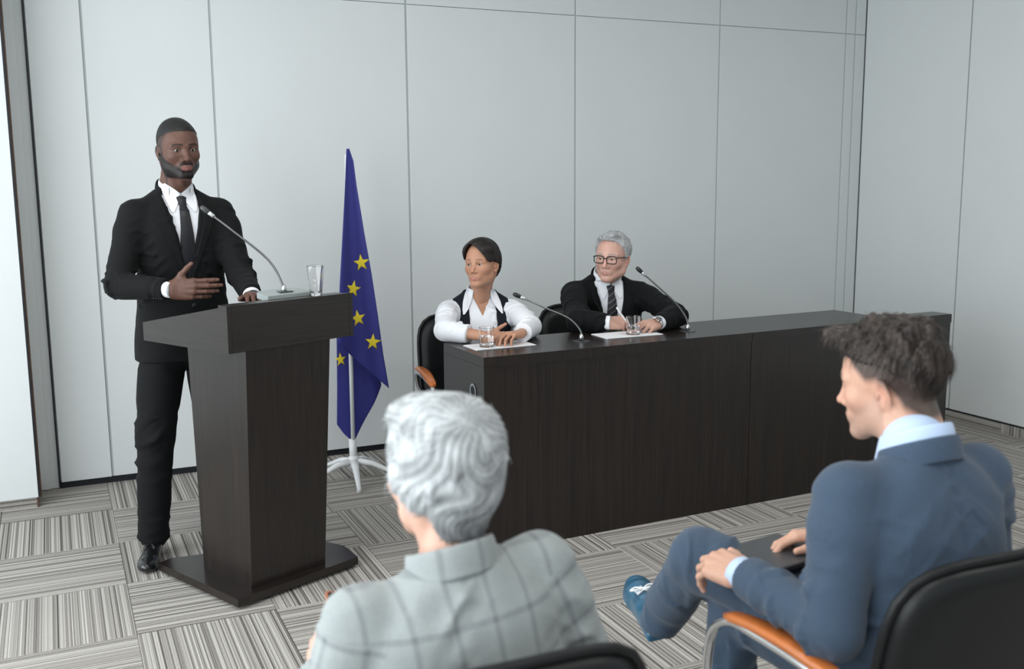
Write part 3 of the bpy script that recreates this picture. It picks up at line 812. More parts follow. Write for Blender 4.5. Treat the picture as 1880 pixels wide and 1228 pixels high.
# ------------------------------------------------------------------ hand
def hand(v, W, d, n, side, curls=((20, 25, 15),)*4, spread=(6, 2, -2, -7), thumb=(38, 10, 15, 15), s=1.0, slim=1.0):
    """adds a hand to volume v. W wrist, d finger direction, n back-of-hand normal, side=+1 right hand, -1 left hand.
    returns fingertip positions and nail spots"""
    d = nrm(d); n = nrm(np.array(n)-d*(np.array(n)@d))
    t = nrm(np.cross(n, d))*(-side)      # towards the thumb
    # right hand, fingers forward (+y), back up (+z): thumb to the left (-x): cross(z,y) = -x -> t = -side*cross... checked below
    t = nrm(np.cross(n, d))*side
    W = np.array(W, float)
    kx = (.030, .0105, -.0100, -.0290); ky = (.093, .097, .091, .081); kn = (0, .003, .002, -.003)
    fl = ((.044, .026, .022), (.048, .030, .023), (.044, .028, .022), (.035, .021, .020)); fr = (.0092, .0095, .0090, .0080)
    spots = []; tips = []
    q = lambda a, b, c: W+(t*a+d*b+n*c)*s
    for i in range(4):
        K = q(kx[i], ky[i], kn[i]-.002)
        v.add(rc(q(kx[i]*.62, .012, 0), K, .0165*s*slim, .0118*s*slim), .010*s)
    v.add(rc(q(.010, .030, -.010), q(-.012, .035, -.009), .014*s*slim, .014*s*slim), .012*s)
    v.add(rc(q(-.024, .020, -.008), q(-.028, .062, -.007), .013*s*slim, .011*s*slim), .012*s)   # heel of the little-finger side
    for i in range(4):
        P = q(kx[i], ky[i], kn[i]-.002); a = 0; sp = math.radians(spread[i]); r_ = fr[i]*s*slim
        dd = nrm(d*math.cos(sp)+t*math.sin(sp)); tw = [1, .93, .86, .74]
        for j in range(3):
            a += math.radians(curls[i][j]); u = dd*math.cos(a)-n*math.sin(a); Q = P+u*fl[i][j]*s
            if j == 2: Q = P+u*(fl[i][j]-.004)*s
            v.add(rc(P, Q, r_*tw[j], r_*tw[j+1]), .0035*s if j else .006*s)
            P = Q
        tips.append(P); nn = dd*math.sin(a)+n*math.cos(a); spots.append((P+nn*r_*.6-u*.002*s, .0062*s))
    # thumb: base on the side of the palm near the wrist
    ab, fl1, fl2, fl3 = map(math.radians, thumb)
    B = q(.020, .020, -.008)
    u1 = nrm(d*math.cos(ab)+t*math.sin(ab)); u1 = nrm(u1*math.cos(fl1)-n*math.sin(fl1))
    P1 = B+u1*.045*s; v.add(rc(B, P1, .0165*s*slim, .0122*s*slim), .012*s)
    v.add(rc(P1, q(.020, .060, -.004), .009*s, .010*s), .012*s)
    u2 = nrm(u1*math.cos(fl2)+nrm(d-u1*(d@u1))*math.sin(fl2)); P2 = P1+u2*.033*s; v.add(rc(P1, P2, .0115*s*slim, .0102*s*slim), .004*s)
    u3 = nrm(u2*math.cos(fl3)+nrm(d-u2*(d@u2))*math.sin(fl3)); P3 = P2+u3*.024*s; v.add(rc(P2, P3, .0102*s*slim, .0082*s*slim), .004*s)
    tips.append(P3); spots.append((P3+n*.006*s, .0065*s))
    return tips, spots

def arm_hand(W, d, n, side, elbow, col, res=.0023, s=1.0, slim=1.0, fore=.08, fr_=(.0265, .031), **kw):
    """hand plus the piece of forearm that shows; returns V,F,C"""
    W = np.array(W, float); e = nrm(np.array(elbow, float)-W)
    E_ = W+e*fore
    lo = np.minimum(W, E_)-.05; hi = np.maximum(W, E_)+.05; T = W+nrm(d)*.20*s
    lo = np.minimum(lo, T-.10*s); hi = np.maximum(hi, T+.10*s)
    lo = np.minimum(lo, W-.09*s); hi = np.maximum(hi, W+.09*s)
    v = Vol(lo, hi, res)
    d_ = nrm(d); n_ = nrm(np.array(n)-d_*(np.array(n)@d_)); t_ = np.cross(n_, d_)
    for k in (-1, 1): v.add(rc(W+t_*k*.008*s+d_*.012, E_+t_*k*.006, .0205*s*slim, fr_[1]*s*slim if fore > .12 else .024*s*slim), .012)
    tips, spots = hand(v, W, d, n, side, s=s, slim=slim, **kw)
    V, F = v.mesh(1)
    C = np.tile(np.array(col, float), (len(V), 1)); C *= (1+.06*wob(V, 14, 2))[:, None]
    for p, r_ in spots:
        m = np.clip(1.4-np.linalg.norm(V-p, axis=1)/r_, 0, .5)[:, None]*2*.5
        C = C*(1-m)+np.clip(np.array(col)*A3(1.35, 1.2, 1.2)+.03, 0, 1)*m
    return V, F, C, tips

def joinm(parts):
    V = []; F = []; C = []; b = 0
    for v, f, c in parts:
        V.append(v); F.append(f+b); C.append(c if c.ndim == 2 else np.tile(c, (len(v), 1))); b += len(v)
    return np.concatenate(V), np.concatenate(F), np.concatenate(C)

def coarse_body(J, col, res=.011, k=1.0):
    """slender continuous body under the clothes: J = dict of joints"""
    P = [np.array(p, float) for p in J.values() if isinstance(p, (tuple, list, np.ndarray)) and len(p) == 3]
    v = Vol(np.min(P, 0)-.14, np.max(P, 0)+.14, res)
    hip = (np.array(J['hipL'])+J['hipR'])/2; sh = (np.array(J['shL'])+J['shR'])/2
    ch = hip*.35+sh*.65; X = nrm(np.array(J['shR'])-J['shL'])
    v.add(rc(hip-X*.06, hip+X*.06, .085*k), .04)
    v.add(rc(hip, ch, .085*k, .095*k), .05)
    v.add(rc(ch-X*.05, ch+X*.05, .088*k), .05)
    v.add(rc(ch, sh, .080*k, .045*k), .05)
    v.add(rc(sh, J['neck'], .045, .045), .04)
    for s_ in 'LR':
        v.add(rc(sh, J['sh'+s_], .036, .034*k), .03)
        v.add(rc(J['sh'+s_], J['el'+s_], .034*k, .022*k), .02); v.add(rc(J['el'+s_], J['wr'+s_], .022*k, .018*k), .015)
        v.add(rc(J['hip'+s_], J['kn'+s_], .066*k, .045*k), .03); v.add(rc(J['kn'+s_], J['an'+s_], .044*k, .028*k), .02)
        v.add(rc(J['an'+s_], J['to'+s_], .028, .024), .02)
    V, F = v.mesh(0); return V, F, np.array(col, float)

# ------------------------------------------------------------------ draping pieces over built surfaces
def bvh_of(V, F): return BVHTree.FromPolygons([tuple(p) for p in V], [tuple(int(i) for i in f) for f in F])
def drape(name, rows, o, M_, bvhs, m, parent, base, off=.002, th=.002, nu=8, nv=6, start=.6, fallback=.12, smoothd=3, roundn=0, dirn=1):
    """rows: (xl, xr, zl, zr) from the top down in frame coordinates; projected along the frame's forward axis on to the surface"""
    rows = np.array(rows, float); n = (len(rows)-1)*nv+1
    tt = np.linspace(0, len(rows)-1, n)
    R_ = np.stack([np.interp(tt, np.arange(len(rows)), rows[:, k]) for k in range(4)], 1)
    G = np.zeros((n, nu+1)); X = np.zeros((n, nu+1)); Z = np.zeros((n, nu+1))
    for j in range(n):
        for i in range(nu+1):
            u = i/nu; x = R_[j, 0]*(1-u)+R_[j, 1]*u; z = R_[j, 2]*(1-u)+R_[j, 3]*u
            X[j, i] = x; Z[j, i] = z; best = None
            st = o+M_[0]*x+M_[2]*z+M_[1]*start*dirn
            for b in bvhs:
                h = b.ray_cast(Vector(st), Vector(-M_[1]*dirn), start*1.6)
                if h[0] is not None:
                    y = (np.array(h[0])-o)@M_[1]*dirn
                    best = y if best is None else max(best, y)
            G[j, i] = np.nan if best is None else best
    if np.isnan(G).all(): G[:] = fallback
    # fill misses with nearest valid, then smooth
    for _ in range(60):
        if not np.isnan(G).any(): break
        Gp = np.pad(G, 1, constant_values=np.nan); st_ = np.stack([Gp[1:-1, :-2], Gp[1:-1, 2:], Gp[:-2, 1:-1], Gp[2:, 1:-1]])
        with np.errstate(all='ignore'):
            import warnings; warnings.simplefilter('ignore')
            mn = np.nanmean(st_, 0)
        G = np.where(np.isnan(G), mn, G)
    for _ in range(smoothd):
        Gp = np.pad(G, 1, mode='edge'); G = .5*G+.125*(Gp[1:-1, :-2]+Gp[1:-1, 2:]+Gp[:-2, 1:-1]+Gp[2:, 1:-1])
    vs = []; fs = []
    bulge = np.array([[roundn*math.sin(PI*min(max(i/nu, 0), 1)) for i in range(nu+1)] for j in range(n)])
    for lay in (off+th, off-.003):
        for j in range(n):
            for i in range(nu+1):
                vs.append(o+M_[0]*X[j, i]+M_[2]*Z[j, i]+M_[1]*dirn*(G[j, i]+lay+(bulge[j, i] if lay > off else 0)))
    w_ = nu+1; N = n*w_
    for j in range(n-1):
        for i in range(nu):
            a = j*w_+i; q = (a, a+w_, a+w_+1, a+1)
            fs.append(q if dirn > 0 else q[::-1]); fs.append(tuple(k+N for k in (q[::-1] if dirn > 0 else q)))
    for j in range(n-1):
        fs.append((j*w_, j*w_+N, (j+1)*w_+N, (j+1)*w_)); fs.append((j*w_+nu, (j+1)*w_+nu, (j+1)*w_+nu+N, j*w_+nu+N))
    for i in range(nu):
        fs.append((i, i+1, i+1+N, i+N)); b = (n-1)*w_; fs.append((b+i, b+i+N, b+i+1+N, b+i+1))
    o_ = mesh_obj(name, np.array(vs)-base, fs, m, parent)
    bm = bmesh.new(); bm.from_mesh(o_.data); bmesh.ops.recalc_face_normals(bm, faces=bm.faces); bm.to_mesh(o_.data); bm.free()
    o_.data.set_sharp_from_angle(angle=math.radians(50))
    return o_

def shirt_collar(o, M_, m, parent, base, r=(.064, .066), h=.035, leaf=.040, point=.068, gap=14, tilt=14, flare=.010, open_=0, name='collar'):
    """stand-and-leaf collar round the neck. o: neck centre; M_: frame. gap: half opening angle at the front"""
    vs = []; fs = []; n = 44; rows = 5
    tl = math.tan(math.radians(tilt))
    for k in range(n+1):
        a = math.radians(gap+(360-2*gap)*k/n); fr = abs(k/n-.5)*2         # 1 at the front ends
        c, s_ = math.sin(a), math.cos(a)                                      # x, y (front at a=0)
        lf = leaf+(point-leaf)*max(0, (fr-.62)/.38)**1.6
        top = A3(c*r[0], s_*r[1], h-s_*r[1]*tl)
        ed = 1+.0
        out = [A3(c*(r[0]-.002), s_*(r[1]-.002), h*.0-s_*r[1]*tl-.01), top+A3(-c*.0015, -s_*.0015, -.001), top+A3(c*.002, s_*.002, .0015),
               A3(c*(r[0]+.005), s_*(r[1]+.005), h-.010-s_*r[1]*tl)]
        sp = (fr > .62)*((fr-.62)/.38)*(point > leaf)
        sgn = 1 if k <= n/2 else -1
        for q in (.35, .7, 1.0):
            dx = sgn*q*sp*(.018+open_)
            out.append(A3(c*(r[0]+.005+flare*q)+dx, s_*(r[1]+.006+flare*q*(.6+.4*fr)), h-.010-lf*q-s_*r[1]*tl))
        vs += out; rows = len(out)
    for k in range(n):
        for j in range(rows-1):
            a = k*rows+j; fs.append((a, a+1, a+rows+1, a+rows))
    V = np.array(vs)@M_+np.array(o)-base
    ob = mesh_obj(name, V, fs, m, parent)
    md = ob.modifiers.new('thickness', 'SOLIDIFY'); md.thickness = .0022; md.offset = 0
    md = ob.modifiers.new('round', 'SUBSURF'); md.levels = 1; md.render_levels = 1
    return ob

def hair_locks(n, crown, fn_surface, seed=0): pass
# ================================================================== PEOPLE
M_skinA = mat('skin_deep_brown', (.1, .05, .04), .45, spec=.35, vcol=True, sss=.04, var=.06, vscale=60, bump=.15, bscale=300)
M_skin = mat('skin', (.5, .3, .2), .48, vcol=True, sss=.12, var=.05, vscale=60, bump=.15, bscale=300)
M_hair = mat('hair', (.1, .1, .1), .5, vcol=True, var=.15, vscale=120, stretch=(1, 1, .25), spec=.4)

def plaid():
    m = mat('grey_check_wool', (.36, .39, .40), .85, bump=.2, bscale=500, sheen=.15, spec=.2)
    nt = m.node_tree; n = nt.nodes; b = n['Principled BSDF']
    at = n.new('ShaderNodeAttribute'); at.attribute_name = 'Pat'; sp = n.new('ShaderNodeSeparateXYZ'); nt.links.new(at.outputs['Vector'], sp.inputs[0])
    def mth(op, a, v=None, c=None):
        q = n.new('ShaderNodeMath'); q.operation = op
        if hasattr(a, 'links'): nt.links.new(a, q.inputs[0])
        else: q.inputs[0].default_value = a
        if c is not None: nt.links.new(c, q.inputs[1])
        elif v is not None: q.inputs[1].default_value = v
        return q.outputs[0]
    def lines(src, period, width, off):
        f = mth('FRACT', mth('ADD', mth('DIVIDE', src, period), off)); d = mth('ABSOLUTE', mth('SUBTRACT', f, .5))
        mr = n.new('ShaderNodeMapRange'); mr.inputs[1].default_value = width; mr.inputs[2].default_value = width*.55; mr.inputs[3].default_value = 0; mr.inputs[4].default_value = 1
        nt.links.new(d, mr.inputs[0]); return mr.outputs[0]
    a1 = lines(sp.outputs[0], .066, .085, .15); a2 = lines(sp.outputs[1], .082, .075, .35)
    b1 = lines(sp.outputs[0], .066, .30, .65); b2 = lines(sp.outputs[1], .082, .30, .85)
    tot = mth('ADD', mth('MULTIPLY', mth('ADD', a1, c=a2), .32), c=mth('MULTIPLY', mth('ADD', b1, c=b2), .07))
    nz = n.new('ShaderNodeTexNoise'); nz.inputs['Scale'].default_value = 220; tc = n.new('ShaderNodeTexCoord'); nt.links.new(tc.outputs['Object'], nz.inputs[0])
    tot = mth('ADD', tot, c=mth('MULTIPLY', mth('SUBTRACT', nz.outputs[0], .5), .35))
    mx = n.new('ShaderNodeMix'); mx.data_type = 'RGBA'; mx.inputs[6].default_value = (.33, .36, .355, 1); mx.inputs[7].default_value = (.10, .11, .125, 1)
    nt.links.new(tot, mx.inputs[0]); nt.links.new(mx.outputs[2], b.inputs['Base Color'])
    return m
M_plaid = plaid()
def striped_tie():
    m = mat('striped_black_silk', (.01, .01, .013), .5); nt = m.node_tree; n = nt.nodes; b = n['Principled BSDF']
    tc = n.new('ShaderNodeTexCoord'); mp = n.new('ShaderNodeMapping'); mp.inputs['Rotation'].default_value = (0, math.radians(35), 0); nt.links.new(tc.outputs['Object'], mp.inputs[0])
    wv = n.new('ShaderNodeTexWave'); wv.bands_direction = 'Z'; wv.inputs['Scale'].default_value = 13; nt.links.new(mp.outputs[0], wv.inputs[0])
    cr = n.new('ShaderNodeValToRGB'); cr.color_ramp.elements[0].position = .80; cr.color_ramp.elements[0].color = (.010, .010, .013, 1)
    cr.color_ramp.elements[1].position = .92; cr.color_ramp.elements[1].color = (.09, .095, .105, 1)
    nt.links.new(wv.outputs[0], cr.inputs[0]); nt.links.new(cr.outputs[0], b.inputs['Base Color']); return m
M_tie2 = striped_tie()

JR = [(-.17, 0, 0, .186, .128), (-.06, 0, 0, .184, .130), (.07, 0, 0, .170, .122), (.19, 0, 0, .168, .120), (.31, 0, 0, .185, .127), (.41, 0, -.002, .193, .124),
      (.465, 0, -.008, .180, .108), (.505, 0, -.018, .135, .085), (.540, 0, -.025, .085, .066)]
def scaled(rows, sx=1, sy=1, sz=1): return [(z*sz, x, y, a*sx, b*sy) for z, x, y, a, b in rows]

def cutplane(v, p, d, big=.09):
    """flat end: remove everything beyond point p along direction d, within a box"""
    d = nrm(d); e1 = nrm(np.cross(d, [.2, .3, .9])); e2 = np.cross(d, e1)
    v.sub(rbx(np.array(p)+d*big, (big, big, big), .002, np.array([e1, d, e2])), .002)

def to_local(o, M_):
    return lambda X, Y, Z: loc3(X, Y, Z, o, M_)

def garment_top(J, o, M_, rows, res=.0055, vz=(.20, .545), vw=.072, hem=None, sleeve=(.066, .055, .045), sh_r=.056, fold_seed=1, amp=.0035,
                sleeve_end=(.0, .0), slit=True, neck_hole=.074, pad=0.0, upper=.175, open_front=None, lap=None, freq=13, gains=(1, 1)):
    """jacket or shirt shell: torso, shoulders and sleeves as one surface, V opening, neck hole, flat cuffs"""
    P = [np.array(J[k], float) for k in ('shL', 'shR', 'elL', 'elR', 'wrL', 'wrR')]+[o+M_[2]*rows[0][0]+M_[0]*.2, o+M_[2]*rows[0][0]-M_[0]*.2]
    v = Vol(np.min(P, 0)-.17, np.max(P, 0)+.13, res)
    v.add(loft(o, M_, rows))
    nb = o+M_[2]*(rows[-1][0]-.025)+M_[1]*-.022
    for s_, sg in (('L', -1), ('R', 1)):
        sh = np.array(J['sh'+s_], float); el = np.array(J['el'+s_], float); wr = np.array(J['wr'+s_], float)
        v.add(rc(nb+M_[0]*sg*.050+M_[2]*.004, sh-M_[0]*sg*.020, .030, sh_r-.004), .03)
        v.add(rc(sh-M_[0]*sg*.03, sh+(el-sh)*.25, sh_r, sleeve[0]), .03)
        v.add(rc(sh, el, sleeve[0], sleeve[1]), .022); v.add(rc(el, wr, sleeve[1], sleeve[2]), .012)
    if lap: 
        for pr_, k_ in lap: v.add(pr_, k_)
    for i, s_ in enumerate('LR'):
        el = np.array(J['el'+s_], float); wr = np.array(J['wr'+s_], float); d = nrm(wr-el); cutplane(v, wr-d*sleeve_end[i], d)
    L = to_local(o, M_)
    if vz is not None:
        z0, z1 = vz
        def vcut(X, Y, Z):
            x, y, z = L(X, Y, Z); hw = np.clip((z-z0)/(z1-z0), -.02, 1)*vw
            d = np.maximum(np.maximum(np.abs(x)-hw, .02-y), z0-z); return -d
        v.clip(vcut, .003)
    if neck_hole:
        v.sub(rc(o+M_[2]*(rows[-1][0]-.05)+M_[1]*.0, o+M_[2]*(rows[-1][0]+.1)+M_[1]*-.02, neck_hole-.012, neck_hole), .004)
    if hem is not None:
        def hemc(X, Y, Z):
            x, y, z = L(X, Y, Z); return hem-z
        v.clip(hemc, .004)
    V, F = v.mesh(1); N = vnormals(V, F)
    segs = []
    for i, s_ in enumerate('LR'):
        segs += [(J['sh'+s_], J['el'+s_], .075, .85, .45, .9*gains[i]), (J['el'+s_], J['wr'+s_], .065, .1, .4, 1.0*gains[i]), (J['el'+s_], J['wr'+s_], .065, .85, .3, .5*gains[i]),
                 (J['sh'+s_], J['el'+s_], .09, .12, .25, .25*gains[i])]
        segs.append((np.array(J['sh'+s_])-M_[2]*.05, o+M_[0]*(.05 if s_ == 'L' else -.05)+M_[2]*.10, .13, .25, .35, .45))
    V2 = creases(V, N, segs, amp, freq, fold_seed)
    Q = (V-o)@M_.T
    tz = np.clip((.30-Q[:, 2])/.2, 0, 1)*(np.abs(Q[:, 0]) < .2)
    V2 += N*(.0022*tz*wob(Q*A3(1, 1, 2.2), 7, fold_seed+20))[:, None]
    V2 += N*(.0018*wob(V, 4.5, fold_seed+30))[:, None]
    return V2, F

def cuff(J, s_, parent, base, m, r=.038, out=.020, inn=.03, end=0.0):
    el = np.array(J['el'+s_], float); wr = np.array(J['wr'+s_], float); d = nrm(wr-el); p = wr-d*end
    b = MB().tube([p-d*inn, p+d*(out-.002), p+d*out, p+d*out, p+d*(out-.012)], [r*.98, r, r*.99, r*.90, r*.86], 28, cap=False, flat=.92)
    b.v = [tuple(np.array(q)-base) for q in b.v]
    return b.obj('shirt_cuff', m, parent, smooth=True)

def jacket_trim(o, M_, V, F, m, parent, base, vz=(.20, .545), vw=.072, button=True, notch=.40, wide=.062, back_r=(.078, .080), collar_z=.0, nk=None, lap_th=.004):
    bv = bvh_of(V, F); z0, z1 = vz
    def hw(z): return vw*min(max((z-z0)/(z1-z0), 0), 1)
    for sg in (-1, 1):
        rows = []
        for z, w_ in ((z1-.03, .018), (notch+.045, .040), (notch+.012, wide), (notch-.02, wide*.98), (notch-.08, wide*.78), (z0+.06, wide*.42), (z0+.005, .012)):
            e = hw(z); a, b_ = sg*(e-.001), sg*(e+w_); zo = z-(.012 if abs(z-notch-.012) < 1e-6 else 0)
            rows.append((a, b_, z, zo))
        if sg < 0: rows = [(r_[1], r_[0], r_[3], r_[2]) for r_ in rows]
        drape('lapel', rows, o, M_, [bv], m, parent, base, off=.0015, th=lap_th, nu=7, nv=5)
    if button:
        for k in range(2):
            c = None; z = z0-.012-.095*k
            h = bv.ray_cast(Vector(o+M_[2]*z+M_[1]*.5-M_[0]*.012), Vector(-M_[1]), .8)
            if h[0] is not None:
                p = np.array(h[0]); q = MB().lathe([(0, 0), (.009, 0), (.010, .002), (.009, .0035), (0, .003)], 18)
                q.v = [tuple(M_[0]*a+M_[2]*b_+M_[1]*c_+p-base) for a, b_, c_ in q.v]; q.obj('button', M_dark, parent, smooth=True)
    return bv

def hair_mesh(o, M_, s, grow, line, clumps=(), res=.003, amp=.0022, nlock=34, col=(.05, .04, .035), var=.35, crown=(0, -.06, .1), streak=None,
              subs=(), seed=0, nstr=0, slen=.03, lift=.006, wave=0, smoothk=.004, strand_w=.0006, linex=None):
    v = Vol((-.135, -.165, -.16), (.135, .165, .20), res)
    gx, gy_, gz_ = grow
    v.add(ell((0, -.018, .036), (.0755+gx, .098+gy_, .089+gz_)))
    v.add(ell((0, .022, .015), (.066+gx*.8, .066+gy_*.5, .078+gz_*.9)), .03)
    for p_, k_ in clumps: v.add(p_, k_)
    ly = np.array([q[0] for q in line]); lz = np.array([q[1] for q in line])
    def LZ(X, Y):
        b = np.interp(Y, ly, lz)+0*X
        if linex is not None:
            w_ = np.clip((Y-.015)/.03, 0, 1); b = b*(1-w_)+np.interp(X, [q[0] for q in linex], [q[1] for q in linex])*w_
        return b
    def cl(X, Y, Z): return (LZ(X, Y)-Z)*.75
    v.clip(cl, smoothk)
    for p_, k_ in subs: v.sub(p_, k_)
    # only the outer shell matters: hollow it where the skull is
    V, F = v.mesh(1); N = vnormals(V, F)
    cr = nrm(A3(*crown)-A3(0, -.018, .036)); q = V-A3(0, -.018, .036); qn = q/np.linalg.norm(q, axis=1)[:, None]
    e1 = nrm(np.cross(cr, [1, .1, .0])); e2 = np.cross(cr, e1)
    az = np.arctan2(qn@e2, qn@e1); pol = np.arccos(np.clip(qn@cr, -1, 1))
    azw = az+.22*wob(V, 9, seed)+wave*np.sin(pol*5+seed)
    fade = np.clip(pol/.35, .15, 1)
    rid = np.sin(azw*nlock+3*wob(V, 6, seed+4))*.6+np.sin(azw*nlock*2.3+5*wob(V, 8, seed+5))*.4
    V = V+N*(amp*fade*(rid+.7*wob(V, 14, seed+6)))[:, None]
    st = np.clip(.5+.35*rid+.35*wob(V, 20, seed+7), 0, 1)[:, None]
    C = np.array(col)*(1-var+2*var*st)
    if streak is not None: C = streak(V, C)
    Vs = [V]; Fs = [F]; Cs = [C]
    if nstr:
        rs = np.random.RandomState(seed+50); pick = rs.choice(len(V), nstr); base_n = len(V); sv = []; sf = []; scol = []
        for i in pick:
            if V[i, 2] < LZ(V[i, 0], V[i, 1])+.006: continue
            p = V[i]-N[i]*.002; nn = N[i]
            t = -(cr-nn*(cr@nn)); t = nrm(t+.2*rs.normal(size=3)); t = nrm(t-nn*(t@nn))
            L_ = slen*(.5+rs.rand()); b_ = np.cross(nn, t)*strand_w*(1+rs.rand()); c0 = C[i]*(.75+.6*rs.rand())
            pts = [p, p+t*L_*.45+nn*(lift*.7+.001), p+t*L_+nn*lift*(.2+.9*rs.rand())-nn*L_*L_*2.2]
            k0 = len(sv)
            for j, pt in enumerate(pts):
                w_ = b_*(1-.42*j); sv += [pt-w_, pt+w_]; scol += [c0, c0]
            for j in range(2): a = k0+2*j; sf.append((a, a+1, a+3, a+2))
        if sv: Vs.append(np.array(sv)); Fs.append(np.array(sf)+base_n); Cs.append(np.array(scol))
    V = np.concatenate(Vs); F = np.concatenate(Fs); C = np.concatenate(Cs)
    return (V*s)@M_+np.array(o), F, C

def neck_to(o, M_, s, target):
    t = (np.array(target)-np.array(o))@M_.T/s; return t-A3(0, -.045, -.205)

def shoe(base, P, az, pitch, m, parent, roll=0, s=1.0, lace=None, name='shoe'):
    """P heel-bottom point, az/pitch direction of the toe"""
    M_ = frame(az, pitch, roll)
    v = Vol((-.08, -.05, -.02), (.08, .32, .13), .0035)
    v.add(rbx((0, .055, .014), (.033, .05, .014), .010)); v.add(ell((0, .20, .016), (.047, .085, .014)), .012); v.add(rc((0, .08, .012), (0, .18, .010), .032, .040), .01)
    v.clip(lambda X, Y, Z: .0-Z+0*X+0*Y, .002)
    v.add(ell((0, .05, .045), (.036, .052, .050)), .012); v.add(rc((0, .09, .048), (.0, .20, .030), .038, .034), .02); v.add(ell((.003, .215, .028), (.040, .072, .027)), .015)
    v.sub(ell((0, .035, .115), (.027, .045, .036)), .006)
    V, F = v.mesh(1); o_ = mesh_obj(name, (V*s)@M_+np.array(P)-base, F, m, parent)
    return M_, o_

def trousers(J, m, parent, base, hip_r=(.115, .088), knee=.066, hem_r=.058, res=.006, seed=3, amp=.005, waist=None, extra=(), gain=(1, 1), hem=(.02, .02)):
    P = [np.array(J[k], float) for k in ('hipL', 'hipR', 'knL', 'knR', 'anL', 'anR')]
    v = Vol(np.min(P, 0)-.19, np.max(P, 0)+.19, res)
    hip = (P[0]+P[1])/2; X = nrm(P[1]-P[0])
    v.add(rc(hip-X*.065, hip+X*.065, hip_r[0]), .02)
    if waist is not None: v.add(rc(hip, waist, hip_r[0], .11), .04)
    for s_ in 'LR':
        v.add(rc(J['hip'+s_], J['kn'+s_], hip_r[1], knee+.004), .03); v.add(rc(J['kn'+s_], J['an'+s_], knee, hem_r), .02)
    for p_, k_ in extra: v.add(p_, k_)
    for i, s_ in enumerate('LR'): cutplane(v, np.array(J['an'+s_], float)+nrm(np.array(J['an'+s_], float)-J['kn'+s_])*hem[i], np.array(J['an'+s_], float)-J['kn'+s_], .08)
    V, F = v.mesh(1); N = vnormals(V, F); segs = []
    for i, s_ in enumerate('LR'):
        segs += [(J['hip'+s_], J['kn'+s_], .10, .08, .25, .8*gain[i]), (J['hip'+s_], J['kn'+s_], .09, .95, .2, .9*gain[i]), (J['kn'+s_], J['an'+s_], .08, .12, .3, .8*gain[i]), (J['kn'+s_], J['an'+s_], .08, .92, .22, 1.0*gain[i])]
    V = creases(V, N, segs, amp, 11, seed)+N*(.002*wob(V, 4, seed+8))[:, None]
    return mesh_obj('trousers', V-base, F, m, parent)

def V3(*a): return np.array(a, float)
def wings(o, M_, nz, bvs, m, parent, base, side=.060, rise=.036, tip=.048, drop=.068, inner=.004, off=.004, spread=0, custom=None):
    for sg in (-1, 1):
        rows = list(custom) if custom else [(inner, side-.006, nz+.004, nz+rise), (inner+.004, side+.003, nz-.016, nz+rise-.024), (inner+.016+spread, side+.001, nz-.040, nz-.020), (tip-.005, tip+.006, nz-drop, nz-drop+.004)]
        if sg < 0: rows = [(-b, -a, d, c) for a, b, c, d in rows]
        drape('collar_wing', rows, o, M_, bvs, m, parent, base, off=off, th=.0022, nu=7, nv=5, smoothd=4)

